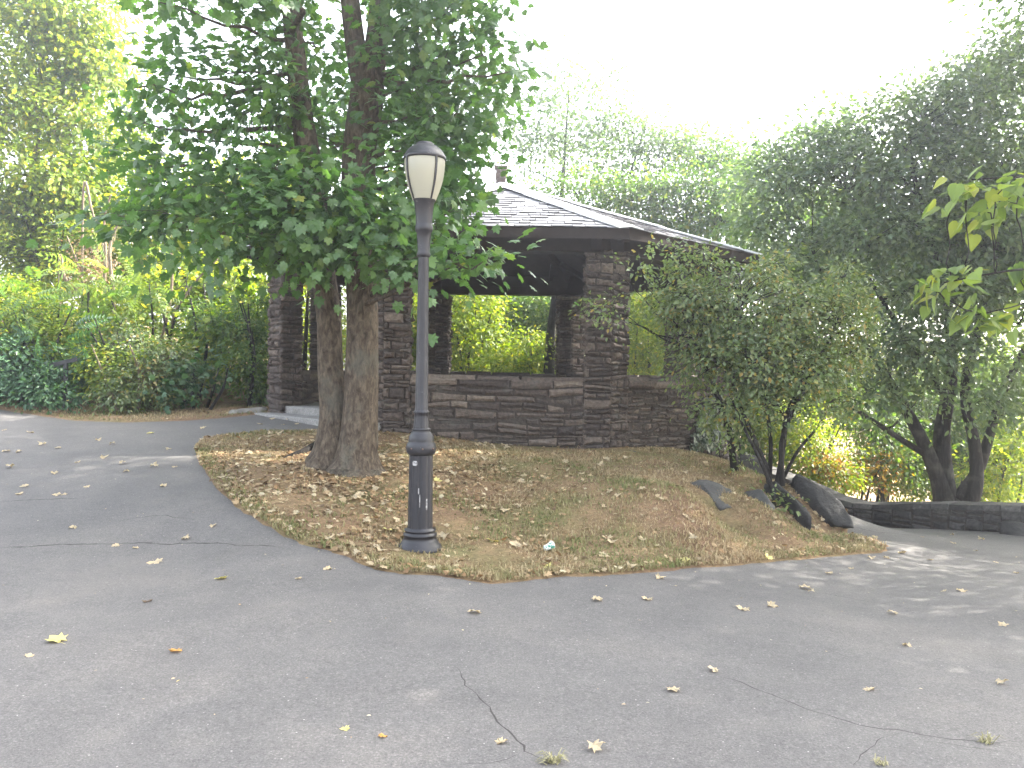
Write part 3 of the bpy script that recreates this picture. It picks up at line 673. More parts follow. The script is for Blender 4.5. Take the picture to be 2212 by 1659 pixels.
# ------------------------------------------------------------------ the maple
st_l = [(708,1010,10.0,90),(718,970,10.0,78),(721,900,10,60),(714,800,10,54),(710,690,10,52),(699,600,9.97,52),(690,550,9.95,54),(682,450,9.9,62),(668,350,9.85,54),(652,250,9.8,48),(640,130,9.8,42),(626,0,9.8,36),(610,-140,9.8,28),(596,-300,9.8,16)]
st_r = [(768,1014,9.85,102),(771,975,9.85,84),(777,900,9.85,72),(781,800,9.85,68),(783,690,9.85,66),(778,570,9.9,64),(774,450,9.95,72),(776,330,9.95,72),(790,230,9.95,74),(796,185,9.95,72)]
st_r1 = [(790,215,9.95,50),(776,150,9.95,44),(764,70,9.95,42),(756,0,9.95,40),(742,-150,9.95,30),(730,-330,9.9,16)]
st_r2 = [(796,215,9.95,56),(806,150,9.95,50),(816,70,9.95,46),(824,0,9.95,42),(850,-160,9.95,30),(880,-340,9.9,15)]
st_b = [(796,965,9.95,44),(801,900,9.95,32),(804,800,9.95,28),(803,690,9.95,26),(800,600,9.95,22)]
MB_ = [(300,480,9.6,95,50,.5),(390,470,9.2,110,60,.7),(480,520,9.0,130,62,.8),(580,470,8.9,120,75,.8),(650,520,9.0,105,50,.6),(560,550,9.2,60,22,.4,.6),(740,500,8.9,95,58,.6),(700,430,8.9,130,55,.7),(480,400,9.3,130,62,.8),
       (350,390,9.7,90,45,.6),(590,370,9.2,110,60,.7),(790,470,8.9,70,50,.6,.8),(790,525,9.0,70,40,.5,.8),(850,320,9.5,50,80,.5,.6),(860,430,9.4,70,80,.6),
       (950,565,8.6,100,40,.5),(1040,568,8.5,70,32,.35,.9),(930,505,8.9,85,52,.6),(985,440,9.3,65,50,.5),(1020,385,9.6,50,32,.4,.8),(880,555,8.8,60,36,.4),
       (930,50,9.6,130,85,.9),(1040,120,9.5,95,85,.7,.9),(1100,155,9.5,50,40,.4,.7),(890,190,9.9,95,95,.8,.85),(990,245,9.8,95,75,.7,.85),(940,345,9.8,110,60,.7,.85),(1000,320,9.9,70,50,.5,.7),
       (560,40,9.6,105,60,.8,.9),(470,150,9.9,110,60,.8,.7),(370,160,10,90,50,.6,.65),(290,190,10.1,60,34,.5,.55),(310,265,10.0,80,48,.6,.65),(430,300,9.8,85,40,.6,.75),(545,230,9.6,90,70,.7),(590,150,9.6,70,60,.6,.8),
       (650,200,9.2,50,60,.6,.6),(700,110,10.5,60,80,.6,.6),(770,200,9.3,55,40,.4,.6),(345,5,9.0,60,18,.4,.7),(280,350,9.9,65,45,.5,.75),(270,420,9.8,60,40,.4,.7),
       (560,-120,9.7,170,110,1.2,.8),(800,-140,9.8,200,110,1.4,.7),(1000,-80,9.7,130,90,1.0,.8),(700,-300,9.8,240,130,1.6,.6),(330,-80,9.8,120,80,.9,.5),
       ('w',-2.2,7.2,5.6,1.3,1.0,.5,.6),('w',-3.4,8.0,6.2,1.2,1.1,.6,.6),('w',-1.2,11.6,5.4,1.3,1.0,.7,.7),('w',-2.6,12,4.9,1.2,1,.7,.7)]
tree('maple_tree', 'tall green maple with paired trunks growing from the leafy lawn beside the lamp', 'tree', [st_l, st_r, st_r1, st_r2, st_b], MB_, MAT['maple'], MAT['bark'], .12, 3.1, 'maple', seed=1, twigs=.55, wob=.022, root=2, bark_n=36, per=16, spread=1.9, droop=.8, gap=-.40, gapf=1.3, flat=.5, jit=.27)

# ------------------------------------------------------------------ right of the pavilion
tree('crab_apple_shrub', 'multi-stemmed shrub with small glossy leaves beside the boulders, in front of the pavilion', 'shrub',
     [[(1588,1035,12.0,20),(1583,980,12,17),(1572,920,12,15),(1548,850,12,12),(1510,760,12,8)],[(1690,1062,11.2,14),(1688,1000,11.2,12),(1690,950,11.2,11),(1712,890,11.3,10),(1760,800,11.4,7)],
      [(1668,1075,11.2,16),(1655,1010,11.3,12),(1630,950,11.4,11),(1600,880,11.5,9),(1570,780,11.6,7)],[(1675,1070,11.2,14),(1690,980,11.3,12),(1700,900,11.4,13),(1740,820,11.5,10),(1800,720,11.6,7)],
      [(1660,1065,11.3,12),(1665,960,11.4,9),(1655,860,11.5,8),(1650,720,11.6,6)],[(1672,1115,10.6,9),(1668,1060,10.7,9),(1640,990,10.9,8),(1610,930,11.1,6),(1580,860,11.3,5)],[(1684,1050,11.3,8),(1720,980,11.4,7),(1760,930,11.5,5)]],
     [(1460,665,11.8,65,42,.5,.8),(1330,672,11.7,60,34,.3,.8),(1280,662,11.7,28,14,.15,.8),(1390,645,11.7,55,28,.3,.7),(1500,650,11.6,95,75,.7),(1600,660,11.5,110,90,.8),(1700,680,11.5,110,85,.8),(1800,700,11.6,95,80,.7),(1850,640,11.7,36,44,.3,.6),
      (1520,770,11.6,75,80,.7),(1620,780,11.4,120,90,.8),(1740,800,11.4,120,80,.8),(1835,760,11.6,60,50,.5,.7),(1560,870,11.5,75,60,.5,.8),(1680,880,11.3,95,55,.6,.8),(1790,870,11.4,80,45,.5,.7),
      (1470,570,11.6,30,45,.2,.7),(1430,540,11.6,12,30,.12,.7),(1385,580,11.6,14,40,.12,.6),(1520,560,11.6,35,40,.25,.7),(1335,590,11.6,10,45,.1,.45),(1670,570,11.5,60,40,.4,.5),(1820,600,11.6,50,50,.3,.5),(1590,960,11.7,40,45,.3,.35),(1655,1090,10.6,34,22,.15,.5),(1700,1085,10.5,20,12,.1,.6)],
     MAT['shrub'], MAT['dark_bark'], .075, 1.6, 'oval', seed=2, twigs=.6, per=12, spread=1.7, droop=.2, gap=-.5, gapf=1.6, flat=.45, part=('stems','crown'))
st = [[(2042,1098,15.6,48),(2030,1050,15.6,34),(2005,980,15.6,28),(1960,890,15.6,23),(1900,790,15.5,17),(1830,690,15.4,11),(1760,560,15.3,7)],
      [(2050,1098,15.7,50),(2040,1030,15.7,38),(2035,930,15.7,32),(2055,800,15.7,25),(2045,640,15.7,18),(2000,480,15.7,13),(1960,320,15.7,7)],
      [(2088,1098,15.5,40),(2108,1040,15.5,30),(2105,960,15.5,25),(2085,850,15.5,21),(2110,720,15.5,18),(2150,560,15.5,13),(2180,380,15.5,8)],
      [(2070,1080,15.6,32),(2115,1010,15.6,24),(2140,930,15.6,20),(2170,840,15.7,16),(2230,720,15.8,12),(2300,560,16,8)],
      [(2003,985,15.6,14),(1940,945,15.4,12),(1880,905,15.2,9),(1810,860,15,6)],[(2045,860,15.7,13),(1950,720,15.5,10),(1870,590,15.4,7)]]
tree('spreading_tree', 'dark-leaved tree with fanned stems rising behind the low curved wall', 'tree', st,
     [(1760,330,16.2,130,75,1.3),(1880,290,16.2,140,85,1.5),(2000,250,16.2,130,90,1.5),(2120,200,16.2,140,100,1.5),(2200,110,16.3,110,60,1.2,.7),(1700,420,16,120,75,1.2,.85),(1830,410,15.8,130,85,1.4),(1960,400,15.8,130,85,1.4),(2090,350,15.8,130,95,1.4),(2200,320,15.8,100,110,1.3),
      (1640,360,16.5,75,55,.9,.8),(1650,500,15.6,80,50,.9,.9),(1760,530,15.4,110,65,1.1),(1880,520,15.2,120,75,1.2),(2010,510,15.2,120,80,1.2),(2140,480,15.2,110,90,1.2),(2230,520,15.2,90,110,1.2),
      (1720,600,15.2,80,40,.8,.9),(1830,620,15,100,50,1.0),(1950,630,14.9,110,60,1.1),(2070,630,14.9,110,65,1.1),(2180,640,15,90,75,1.0),(1930,740,14.8,110,60,1.0),(2040,750,14.8,100,55,1.0),(2150,770,14.9,90,70,1.0),
      (1880,840,14.8,90,45,.8,.9),(1990,850,14.7,90,45,.8,.8),(2110,870,14.9,80,45,.8,.7),(2200,880,15,60,60,.8,.7),(1950,920,15.8,60,35,.6,.5),(2180,130,17,120,60,1.4,.5),('w',10.5,17,6,2,2,2.5,.5),('w',11,17,2.5,1.8,2,2,.4),('w',9.0,16.6,4.4,1.6,1.4,1.6,1.5)],
     MAT['dark'], MAT['dark_bark'], .13, 2.0, 'oval', seed=3, twigs=.35, per=18, spread=1.9, droop=.3, gap=-.42, gapf=1.0, flat=.45, bark_n=12)

# far side of the right path, beyond the low wall
def bush(name, label, cat, blobs, mat, size, cov, tpl, group, seed, bark='dark_bark', **kw):
    c = blobs[0]; x, y = (P(*c[:3]).x, c[2]) if c[0] != 'w' else (c[1], c[2])
    g = random.Random(seed); z = H(x, y); top = max((P(*b[:3]).z if b[0] != 'w' else b[3]) for b in blobs)
    stems = []
    for k in range(3):
        dx, dy = g.uniform(-.3,.3), g.uniform(-.2,.2); stems.append([('w', x+dx, y+dy, z-.15, .03+.006*(top-z)), ('w', x+dx*1.6+g.uniform(-.2,.2), y+dy, z+(top-z)*.5, .022+.003*(top-z)), ('w', x+dx*3, y+dy*2, z+(top-z)*.95, .01)])
    kw = {**dict(twigs=.3, per=15, spread=1.8, gap=-.4, flat=.5, part=('stems','foliage')), **kw}
    return tree(name, label, cat, stems, blobs, MAT[mat], MAT[bark], size, cov, tpl, group, seed, **kw)
GR = 'bushes beyond the low curved wall'
bush('bush', 'sunlit yellow-green bush just past the large leaning boulder, beyond the low wall', 'bush', [(1740,960,18.5,95,90,1.0),(1700,900,18.5,70,60,.8),(1790,1030,18.2,80,45,.7)], 'yellow_green', .10, 1.7, 'oval', GR, 20)
bush('bush', 'orange and yellow autumn bush between boulder and dark tree trunks', 'bush', [(1850,1030,18.8,75,40,.8),(1780,1010,18.0,55,35,.5),(1900,1000,19,50,40,.6,.8)], 'autumn', .09, 1.4, 'oval', GR, 21)
bush('bush', 'mid green bush under the arching branches left of the dark stems', 'bush', [(1880,930,19.5,110,70,1.1),(1960,1010,19,80,60,.9),(1820,880,19.8,80,60,1)], 'mid', .10, 1.7, 'oval', GR, 22)
bush('bush', 'bright green bush showing right of the dark stems above the wall end', 'bush', [(2160,1010,18.5,80,70,.9),(2200,960,19,70,80,1),(2120,1060,18,50,35,.5)], 'yellow_green', .10, 1.6, 'oval', GR, 23)
bush('bush', 'low dark bush at the foot of the fanned tree', 'bush', [(2080,1000,20.5,120,70,1.2),(1990,900,21,150,110,1.5),(2150,850,21,120,100,1.4)], 'mid', .11, 1.7, 'small', GR, 24)

bush('bush', 'broad green bush far behind the shrub stems, right of the pavilion', 'bush', [(1640,900,20,110,120,1.2),(1560,800,20.5,110,110,1.2),(1700,780,20.5,130,110,1.2)], 'mid', .11, 1.8, 'small', GR, 25)
bush('bush', 'tall leafy mass behind the fanned dark trunks', 'bush', [(1900,840,23,160,140,1.6),(2060,880,23,160,140,1.6),(2200,860,23,140,160,1.6),(1960,1010,22,180,70,1.2),(2150,1040,22,140,60,1.2)], 'yellow_green', .12, 1.8, 'small', GR, 26)
# ------------------------------------------------------------------ trees behind the pavilion
GB = 'trees behind the pavilion'
def back(label, u, Y, w, stemtop, blobs, mat, size, cov, tpl='small', seed=0, bark='dark_bark', group=GB, name='background_tree', lean=0, **kw):
    b = gbase(u, Y, w); tp = P(*stemtop); md = Vector(b[1:4]).lerp(tp, .5) + Vector((lean,0,0))
    stems = [[b, ('w', *md, b[4]*.6), ('w', *tp, .012)]]
    kw = {**dict(twigs=.4, per=16, spread=2.0, gap=-.4, flat=.5, bark_n=8), **kw}
    return tree(name, label, 'tree', stems, blobs, MAT[mat], MAT[bark], size, cov, tpl, group, seed, **kw)
back('feathery pale tree showing just right of the roof peak against the white sky', 1180, 25, 22, (1230,180,25), [(1215,130,25,40,36,.8,.45),(1190,230,25,70,55,1,.55),(1260,300,25,90,60,1.1,.55),(1170,320,25,70,50,1,.55),(1240,200,25,60,45,.8,.4),(1130,270,25,60,50,.9,.5),(1110,350,25,50,50,.8,.55)], 'dark', .15, 1.4, seed=31)
back('airy slanting tree above the roof hip with thin dark limbs', 1330, 24, 20, (1400,250,24), [(1330,190,24,65,36,.9,.55),(1300,250,24,70,40,.9,.55),(1370,290,24,90,50,1,.6),(1420,340,24,90,55,1,.7),(1480,300,24,80,36,.9,.65),(1300,370,23.5,100,50,1,.8)], 'dark', .15, 1.4, seed=32, lean=-.8)
back('low green tree directly behind the roof hip', 1500, 22, 20, (1480,380,22), [(1250,420,22,110,45,.9,.9),(1380,430,22,110,55,1),(1500,420,22,110,65,1.1),(1560,480,21.5,80,60,.9),(1440,490,22,110,50,.9)], 'mid', .15, 1.9, seed=33)
back('tall green tree far behind the shrub, filling the gap below the dark crown', 1760, 25, 22, (1750,420,25), [(1620,620,25,110,110,1.3),(1700,480,25,130,120,1.4),(1820,500,25,120,110,1.4),(1750,600,25,150,100,1.4),(1880,620,25,120,110,1.3),(1990,560,25,120,130,1.3),(2120,520,25,120,150,1.3)], 'mid', .17, 1.7, seed=36)
back('pale green tree between roof eave and the dark spreading tree', 1620, 23, 22, (1580,320,23), [(1560,350,23,90,65,1.2,.8),(1620,440,23,80,60,1.1,.8),(1500,330,23.5,70,45,1,.6)], 'mid', .16, 1.7, seed=34)
back('wide green tree standing behind the pavilion, seen through its openings', 1050, 29, 24, (1060,480,29), [(940,700,29,120,120,1.4),(1060,690,29,130,130,1.4),(1190,690,29,130,130,1.4),(1320,680,29,130,130,1.4),(1450,680,29,130,140,1.4),(900,560,30,120,100,1.4),(1000,820,28,120,60,1.2),(1180,830,28,130,60,1.2),(1380,820,28,130,60,1.2)], 'yellow_green', .18, 2.1, seed=35)
GW = 'bushes seen through the pavilion openings'
bush('bush', 'sunny yellow-green bush seen through the right opening of the pavilion', 'bush', [(1390,770,23,80,70,1),(1340,700,23.5,70,80,1),(1460,700,23.5,80,80,1)], 'yellow_green', .12, 2.0, 'small', GW, 41)
bush('bush', 'leafy bush filling the left half of the wide central opening', 'bush', [(1010,740,24,90,80,1),(1000,660,24.5,100,70,1.1),(930,720,24.5,70,100,1)], 'yellow_green', .13, 2.0, 'small', GW, 42)
bush('bush', 'bright yellow-green bush in the lower right of the central opening', 'bush', [(1150,770,23,80,60,.9),(1100,800,23,80,40,.8)], 'yellow_green', .12, 2.0, 'small', GW, 43)
bush('bush', 'tall green bush at the top of the central opening, behind the others', 'bush', [(1120,680,26,110,70,1.2),(1200,720,26,80,100,1.1),(1060,760,26.5,120,80,1.1)], 'mid', .13, 2.2, 'small', GW, 44, twigs=.8)
tree('tree_trunk', 'thin dark leaning tree by the right edge of the central opening', 'tree', [[gbase(1183,22.6,26),(1188,760,22.6,24),(1200,640,22.6,18),(1215,500,22.6,10)]], [(1230,470,22.6,70,30,.8,.5),(1200,520,22.6,60,30,.8,.6)], MAT['mid'], MAT['dark_bark'], .12, 1.5, 'small', seed=45)

# ------------------------------------------------------------------ the left bank
GL = 'trees on the left bank'
back('tall sunlit yellow-green tree at the left edge of the picture', 60, 21, 30, (90,60,21), [(60,80,21,120,110,1.4),(150,130,21.5,110,90,1.3),(40,230,21,120,110,1.4),(160,270,21,100,90,1.2),(20,380,20.5,110,90,1.3),(130,400,20.5,100,80,1.2),(60,0,21,120,70,1.3),(180,30,21.5,50,60,.7,.7),(-90,200,21,90,250,1.4),(30,480,21,120,90,1.2),(170,480,21,90,80,1.1),(60,570,20.5,120,80,1.1),(230,100,22,50,60,.9,.5),(190,190,21.5,70,70,1),(225,30,21.5,50,60,.8,.7),(250,170,21.5,50,80,.9,.7),(250,290,21.5,60,60,.9,.8),(150,20,21,90,70,1.1,.9)], 'yellow_green', .17, 2.2, 'oval', seed=51, group=GL, bark='pale_stem')
back('golden-leaved tree behind the left tip of the maple', 240, 22, 22, (230,300,22), [(210,380,22,90,80,1.1),(260,330,22.5,80,60,1,.9),(250,450,22,100,70,1.1),(190,480,21.5,60,50,.8)], 'yellow_green', .16, 2.0, 'oval', seed=52, group=GL)
back('green tree glimpsed through the middle of the maple crown', 480, 21, 24, (470,360,21), [(420,420,21,120,80,1.2),(540,430,21,110,80,1.2),(470,540,21,120,80,1.2),(560,540,21,80,70,1,.9),(620,470,21.5,100,90,1.2),(640,360,22,90,70,1.1,.7),(370,560,20.5,90,60,1)], 'yellow_green', .16, 2.0, 'oval', seed=53, group=GL)
back('yellowing tree behind the pavilion entrance and split maple trunk', 700, 23, 20, (690,480,23), [(680,600,23,90,110,1.1),(760,520,23,100,90,1.1),(700,730,23,80,80,1),(860,560,24,90,80,1.1),(870,720,24,60,110,1),(840,460,23,90,60,1,.8)], 'yellow_green', .125, 1.8, 'small', seed=54, group=GL, bark='pale_stem')
tree('autumn_sapling', 'orange-leaved sapling showing between left pillar and maple trunk', 'tree', [[gbase(655,19.5,12),(662,700,19.5,8),(668,600,19.5,5)]], [(664,660,19.5,18,60,.35),(668,590,19.5,20,35,.35)], MAT['autumn'], MAT['dark_bark'], .09, 1.2, 'small', seed=55)
GU = 'undergrowth bushes along the left path edge'
bush('bush', 'dark blue-green bush at the far left edge of the path', 'bush', [(60,830,15.3,110,55,.6),(20,780,15.6,90,60,.7),(110,860,15,70,28,.4),(-40,830,15.5,80,70,.7),(130,800,15.6,60,40,.5,.8)], 'blue_green', .10, 1.9, 'oval', GU, 61)
bush('bush', 'bright green bush behind the dark blue-green one', 'bush', [(60,700,16.5,110,70,.8),(160,740,16.3,90,60,.7),(0,650,17,90,60,.8),(250,800,15.6,90,60,.6)], 'yellow_green', .09, 1.9, 'oval', GU, 62)
bush('bush', 'brownish green bush with dry stems in the middle of the bank', 'bush', [(300,830,15.4,90,50,.5),(250,860,15,60,30,.35,.8),(350,780,15.8,80,50,.6),(280,740,16.2,80,50,.6,.8)], 'shrub', .08, 1.7, 'oval', GU, 63, bark='pale_stem', twigs=.7)
bush('bush', 'low blue-green leafy bush left of the stone ledge', 'bush', [(420,820,15.6,80,50,.5),(480,790,15.8,70,45,.5),(370,860,15.2,50,20,.3,.6)], 'blue_green', .12, 1.6, 'maple', GU, 64)
bush('bush', 'mid green bush against the left pillar of the pavilion', 'bush', [(545,800,16.2,55,60,.5),(530,720,16.6,70,70,.6),(470,700,17,80,60,.7),(560,650,17,40,60,.5,.8)], 'mid', .09, 1.9, 'oval', GU, 65)
bush('bush', 'yellow-green maple-leaved bush under the left maple boughs', 'bush', [(420,690,16.8,80,45,.5),(390,620,17.5,90,50,.7),(480,610,18,90,50,.7),(300,640,17.8,90,55,.7),(220,620,18,80,50,.7)], 'yellow_green', .12, 1.6, 'maple', GU, 66)
bush('bush', 'tangle of dry tan twigs and vines on the bank', 'bush', [(210,540,18,70,55,.6,.5),(250,500,18.5,50,40,.5,.5),(180,600,17.8,60,40,.5,.5)], 'dry', .08, 1.0, 'small', GU, 67, bark='pale_stem', twigs=1.0)
for k, (u, v, Y, ru, rv, c, lab) in enumerate([(70,650,15.8,90,35,'mid','bright fern-like plant with long arching fronds at the far left'),(190,610,16.5,80,40,'lime','lime green frond plant standing over the undergrowth'),(300,600,16.6,70,35,'lime','yellow-green frond plant below the dry vines'),(250,680,15.8,60,26,'mid','green frond plant in the middle of the left bank'),(120,740,15.4,80,30,'blue_green','bluish frond plant above the dark corner bush')]):
    bush('frond_plant', lab, 'plant', [(u,v,Y,ru,rv,.5)], c, .55, 3.0, 'frond', 'frond plants on the left bank', 80+k, per=5, spread=.35, droop=.1, flat=.5, gap=-9)
# bare pale stems and vines, each one a thing
GV = 'bare vines on the left bank'
for k, (pts, lab) in enumerate([([(225,640,17.4,7),(228,560,17.4,6),(226,470,17.4,5),(240,420,17.4,4)],'straight pale bare stem rising through the dry tangle'),([(246,650,17.3,8),(238,570,17.3,7),(240,520,17.3,6),(262,470,17.3,3)],'thick pale bare stem bending right at its top'),
      ([(130,560,17.2,7),(140,600,17.2,7),(175,635,17.2,6),(190,650,17.2,4)],'short curved pale vine left of the dry tangle'),([(180,410,17.6,5),(200,460,17.6,5),(220,520,17.6,4),(225,560,17.6,4)],'thin vine slanting down from the yellow leaves'),
      ([(345,760,16.9,7),(362,680,16.9,7),(372,600,16.9,6),(368,520,16.9,4)],'upright grey stem under the maple boughs'),([(372,700,16.8,5),(400,640,16.8,5),(430,600,16.8,4),(470,560,16.8,3)],'thin stem slanting right beside the grey one')]):
    rows = [P(*q[:3]) for q in pts]; b = rows[0].copy(); b.z = H(b.x, b.y) - .1; mb = MB()
    sp = spline([(b.x, b.y, b.z, pts[0][3]/2*pts[0][2]/F)] + [(*p, q[3]/2*q[2]/F) for p, q in zip(rows, pts)], 6)
    mb.tube([q[:3] for q in sp], [max(.006, q[3]) for q in sp], 7, wob=.05); setp(mb.build('bare_vine', MAT['pale_stem']), lab, 'vine', GV)
bush('bush', 'wide sunlit green bush at the back of the bank behind the dry tangle', 'bush', [(120,560,20,150,100,1.1),(280,560,20,130,90,1.1),(60,470,20.5,120,90,1.1),(200,690,18.5,150,80,1)], 'yellow_green', .11, 1.8, 'oval', GU, 90, twigs=.5)
bush('bush', 'tall mid green bush filling the bank between dry tangle and pavilion', 'bush', [(420,640,19.5,130,100,1.1),(520,620,19.5,110,110,1.1),(360,760,18,130,70,.9),(520,760,18,100,70,.9),(600,720,20,80,120,1)], 'yellow_green', .11, 1.8, 'oval', GU, 91, twigs=.5)
bush('bush', 'shaded green bush low behind the dark corner bush', 'bush', [(60,800,16.5,110,70,.8),(180,810,16.4,100,60,.8),(-60,700,17,120,120,1)], 'mid', .10, 1.9, 'oval', GU, 92)
bush('bush', 'dark shaded bush low behind the dry stems', 'bush', [(300,800,16.4,110,70,.8),(420,830,16.3,100,50,.7),(540,830,16.6,80,50,.6)], 'dark', .10, 1.9, 'oval', GU, 93)
# little black rail on a post at the left
q = GP(142, 900); q.y = 15.2; q.x = P(142, 800, 15.2).x; q.z = H(q.x, q.y); tp = P(143, 781, 15.2)
t = empty('metal_post', q, 'black metal post with a short top rail, half buried in the left bushes', 'post')
mb = MB(); mb.box((q.x-.03, q.y-.03, q.z-.2), (.06,0,0), (0,.06,0), (0,0,tp.z-q.z+.2)); mb.build('post', MAT['paint'], t)
mb = MB(); a, b = P(108,790,15.2), P(166,776,15.2); mb.beam(a, b, .05, .07); mb.build('rail', MAT['paint'], t)

# ------------------------------------------------------------------ overhanging lime tree at the right, its trunk outside the frame
tree('lime_tree', 'big heart-leaved tree reaching in at the right edge, hanging lime-coloured leaves near the camera', 'tree',
     [[('w',8.6,6.6,-.6,.30),('w',8.5,6.6,2.0,.24),('w',8.3,6.7,5.0,.2),('w',8.2,7.0,8.0,.12),('w',8.2,7.2,11,.05)],
      [('w',8.5,6.6,2.6,.09),('w',6.4,6.3,2.9,.06),(2420,560,6.2,14),(2300,575,6.1,8),(2180,585,6.0,5),(2040,610,6,3)],[('w',8.4,6.6,3.2,.08),('w',6.4,6.3,3.6,.05),(2380,360,6.2,10),(2250,378,6.1,6),(2100,388,6,3)],[(2300,575,6.1,6),(2220,650,6,4),(2110,680,6,2)]],
     [(2090,412,6,40,14,.2,.9),(2150,425,6,40,26,.25,.9),(2050,425,6,10,14,.1,.6),(2200,420,6.1,30,30,.25,.8),(2140,460,6,22,14,.12,.5),(2070,600,6,40,12,.2,.7),(2020,625,6,20,16,.15,.6),(2200,600,6.1,30,14,.2,.7),(2140,675,6,34,14,.2,.7),(2095,675,6,12,10,.15,.6),(2200,700,6.1,26,14,.2,.6),(2270,600,6.2,40,25,.3),(2290,400,6.2,50,30,.4)],
     MAT['lime'], MAT['dark_bark'], .115, 1.15, 'heart', seed=71, per=6, spread=.65, droop=1.5, flat=.25, gap=-2, twigs=.9)
tree('unseen_shade_tree', 'tall unseen broadleaf tree, added beyond the right edge to shade the asphalt', 'tree', [[('w',9.6,8.6,-.9,.34),('w',9.5,8.7,3,.28),('w',9.4,8.8,7,.2),('w',9.4,9,12,.08)]],  # out of view, added to keep the foreground asphalt in shade
     [('w',8.6,7.8,6.2,2.6,2.4,1.7),('w',7.6,7.4,9.2,2.4,2.2,1.8),('w',9.6,9.4,8.8,2.6,2.4,2.2),('w',9.2,9.6,12,2.4,2.4,2),('w',6.4,8.2,10.6,2,2,1.5),('w',10.8,7.2,7.5,2.6,2.6,2.2),('w',8.4,5.2,7.2,2.3,2.4,1.8),('w',11,10.5,6,2,2,2)],
     MAT['mid'], MAT['dark_bark'], .13, 1.5, 'oval', seed=72, per=16, spread=1.9, gap=-.3, gapf=.7, twigs=.15, bark_n=14)

tree('unseen_shade_tree', 'tall unseen broadleaf tree, added outside the right edge to shade the lawn', 'tree', [[('w',11.6,13.2,-1.6,.34),('w',11.4,13.3,4,.26),('w',10.4,13.4,9,.18),('w',9.4,13.4,12.5,.06)]],  # unseen; crown lumps placed to block sun on the lawn and path
     [('w',9.6,13.6,9.2,2.4,2.4,1.8),('w',7.6,13.4,11.4,2.4,2.2,1.7),('w',10.6,14.5,12.4,2.4,2.4,2),('w',11.8,13,8.4,2.2,2.4,2),('w',12.6,15.5,10,2.4,2.4,2.2),('w',10.8,11.4,10.2,2.2,2.2,2),('w',5.4,13.2,11.4,2.3,2.2,1.6),('w',7.2,14.6,13.4,2.4,2.2,1.8),('w',13.2,14.6,5.2,2.2,2.2,2.2,2.4),('w',14.8,16.2,4.2,2.2,2.2,2.2,2),('w',12.2,13.4,4.4,1.6,1.6,1.4,1.6),('w',13.8,12.4,4.8,2,1.8,2,2.2),('w',7.2,10.6,9.8,1.8,1.6,1.4,1.2),('w',5.6,16,12.4,2,1.8,1.4),('w',3.6,12.2,12.6,2.2,2.2,1.5),('w',4.4,18.6,12.8,2.8,2.2,1.6),('w',6.8,17.2,13.4,2.2,2.2,1.5)],
     MAT['mid'], MAT['dark_bark'], .13, 1.5, 'oval', seed=73, per=16, spread=1.9, gap=-.3, gapf=.7, twigs=.15, bark_n=14)
# ------------------------------------------------------------------ rocks
def rock(name, label, cat, ctr, axes, mat, seed, amp=.08, f=1.6, group=None, sub=4, cut=None):
    import bmesh
    bm = bmesh.new(); bmesh.ops.create_icosphere(bm, subdivisions=sub, radius=1); V = np.array([v.co for v in bm.verts])
    g = np.random.default_rng(seed); V = V * (1 + .0)
    for _ in range(15):                                # flat cleavage facets
        n = g.normal(size=3); n /= np.linalg.norm(n); h = g.uniform(.45, .8); d = V @ n - h; V = V - np.where(d > 0, d, 0)[:, None]*n*.93
    V = V * (1 + amp*nz(V, f, seed)[:, None] + .045*nz(V, 5, seed+1)[:, None])
    A = np.array([list(a) for a in axes]); W = V @ A
    me = bpy.data.meshes.new(name); bm.verts.ensure_lookup_table()
    for v, w in zip(bm.verts, W): v.co = w
    bm.to_mesh(me); bm.free(); me.polygons.foreach_set('use_smooth', [True]*len(me.polygons))
    o = link(name, me, mat); o.location = ctr; return setp(o, label, cat, group)
GRK = 'rocks in the lawn'
def gaxes(u0, v0, u1, v1, w, h):
    a, b = GP(u0, v0), GP(u1, v1); c = (a+b)/2; d = (b-a)/2; s = d.cross(Vector((0,0,1))).normalized(); n = s.cross(d).normalized(); n = n if n.z > 0 else -n
    return c, (d*1.25, s*w, n*h)
def axes(u0, v0, u1, v1, Y0, Y1, w, h):
    a, b = P(u0, v0, Y0), P(u1, v1, Y1); c = (a+b)/2; d = (b-a)/2; s = d.cross(Vector((0,0,1))).normalized(); n = s.cross(d).normalized()
    return c, (d*1.12, s*w, n*h)
c, ax = axes(1676,1020,1828,1170,11.7,10.5,.27,.36); rock('boulder', 'largest dark boulder leaning down towards the right path', 'boulder', c + Vector((0,-.05,.0)), ax, MAT['rock'], 5, group=GRK)
c, ax = axes(1665,1056,1760,1152,11.0,10.3,.20,.26); rock('boulder', 'dark boulder under the shrub stems, in front of the leaning one', 'boulder', c + Vector((0,.1,-.02)), ax, MAT['rock'], 9, group=GRK)
c, ax = gaxes(1512,1050,1598,1112,.34,.13); rock('boulder', 'flat grey rock sunk in the lawn left of the shrub', 'boulder', c + Vector((0,0,.0)), ax, MAT['grey_rock'], 14, group=GRK, amp=.1)
c, ax = gaxes(1615,1068,1672,1122,.24,.16); rock('boulder', 'half buried grey rock between flat rock and leaning boulder', 'boulder', c + Vector((0,0,.0)), ax, MAT['grey_rock'], 15, group=GRK, amp=.1)
c, ax = gaxes(1345,972,1400,998,.25,.18); rock('boulder', 'small rounded rock against the foot of the pavilion wall', 'boulder', c + Vector((0,.05,-.06)), ax, MAT['grey_rock'], 16, group=GRK)
c, ax = axes(1600,990,1660,1040,13.2,12.6,.5,.22); rock('boulder', 'dark rock behind the shrub beside the pavilion', 'boulder', c + Vector((0,.2,-.05)), ax, MAT['rock'], 17, group=GRK)
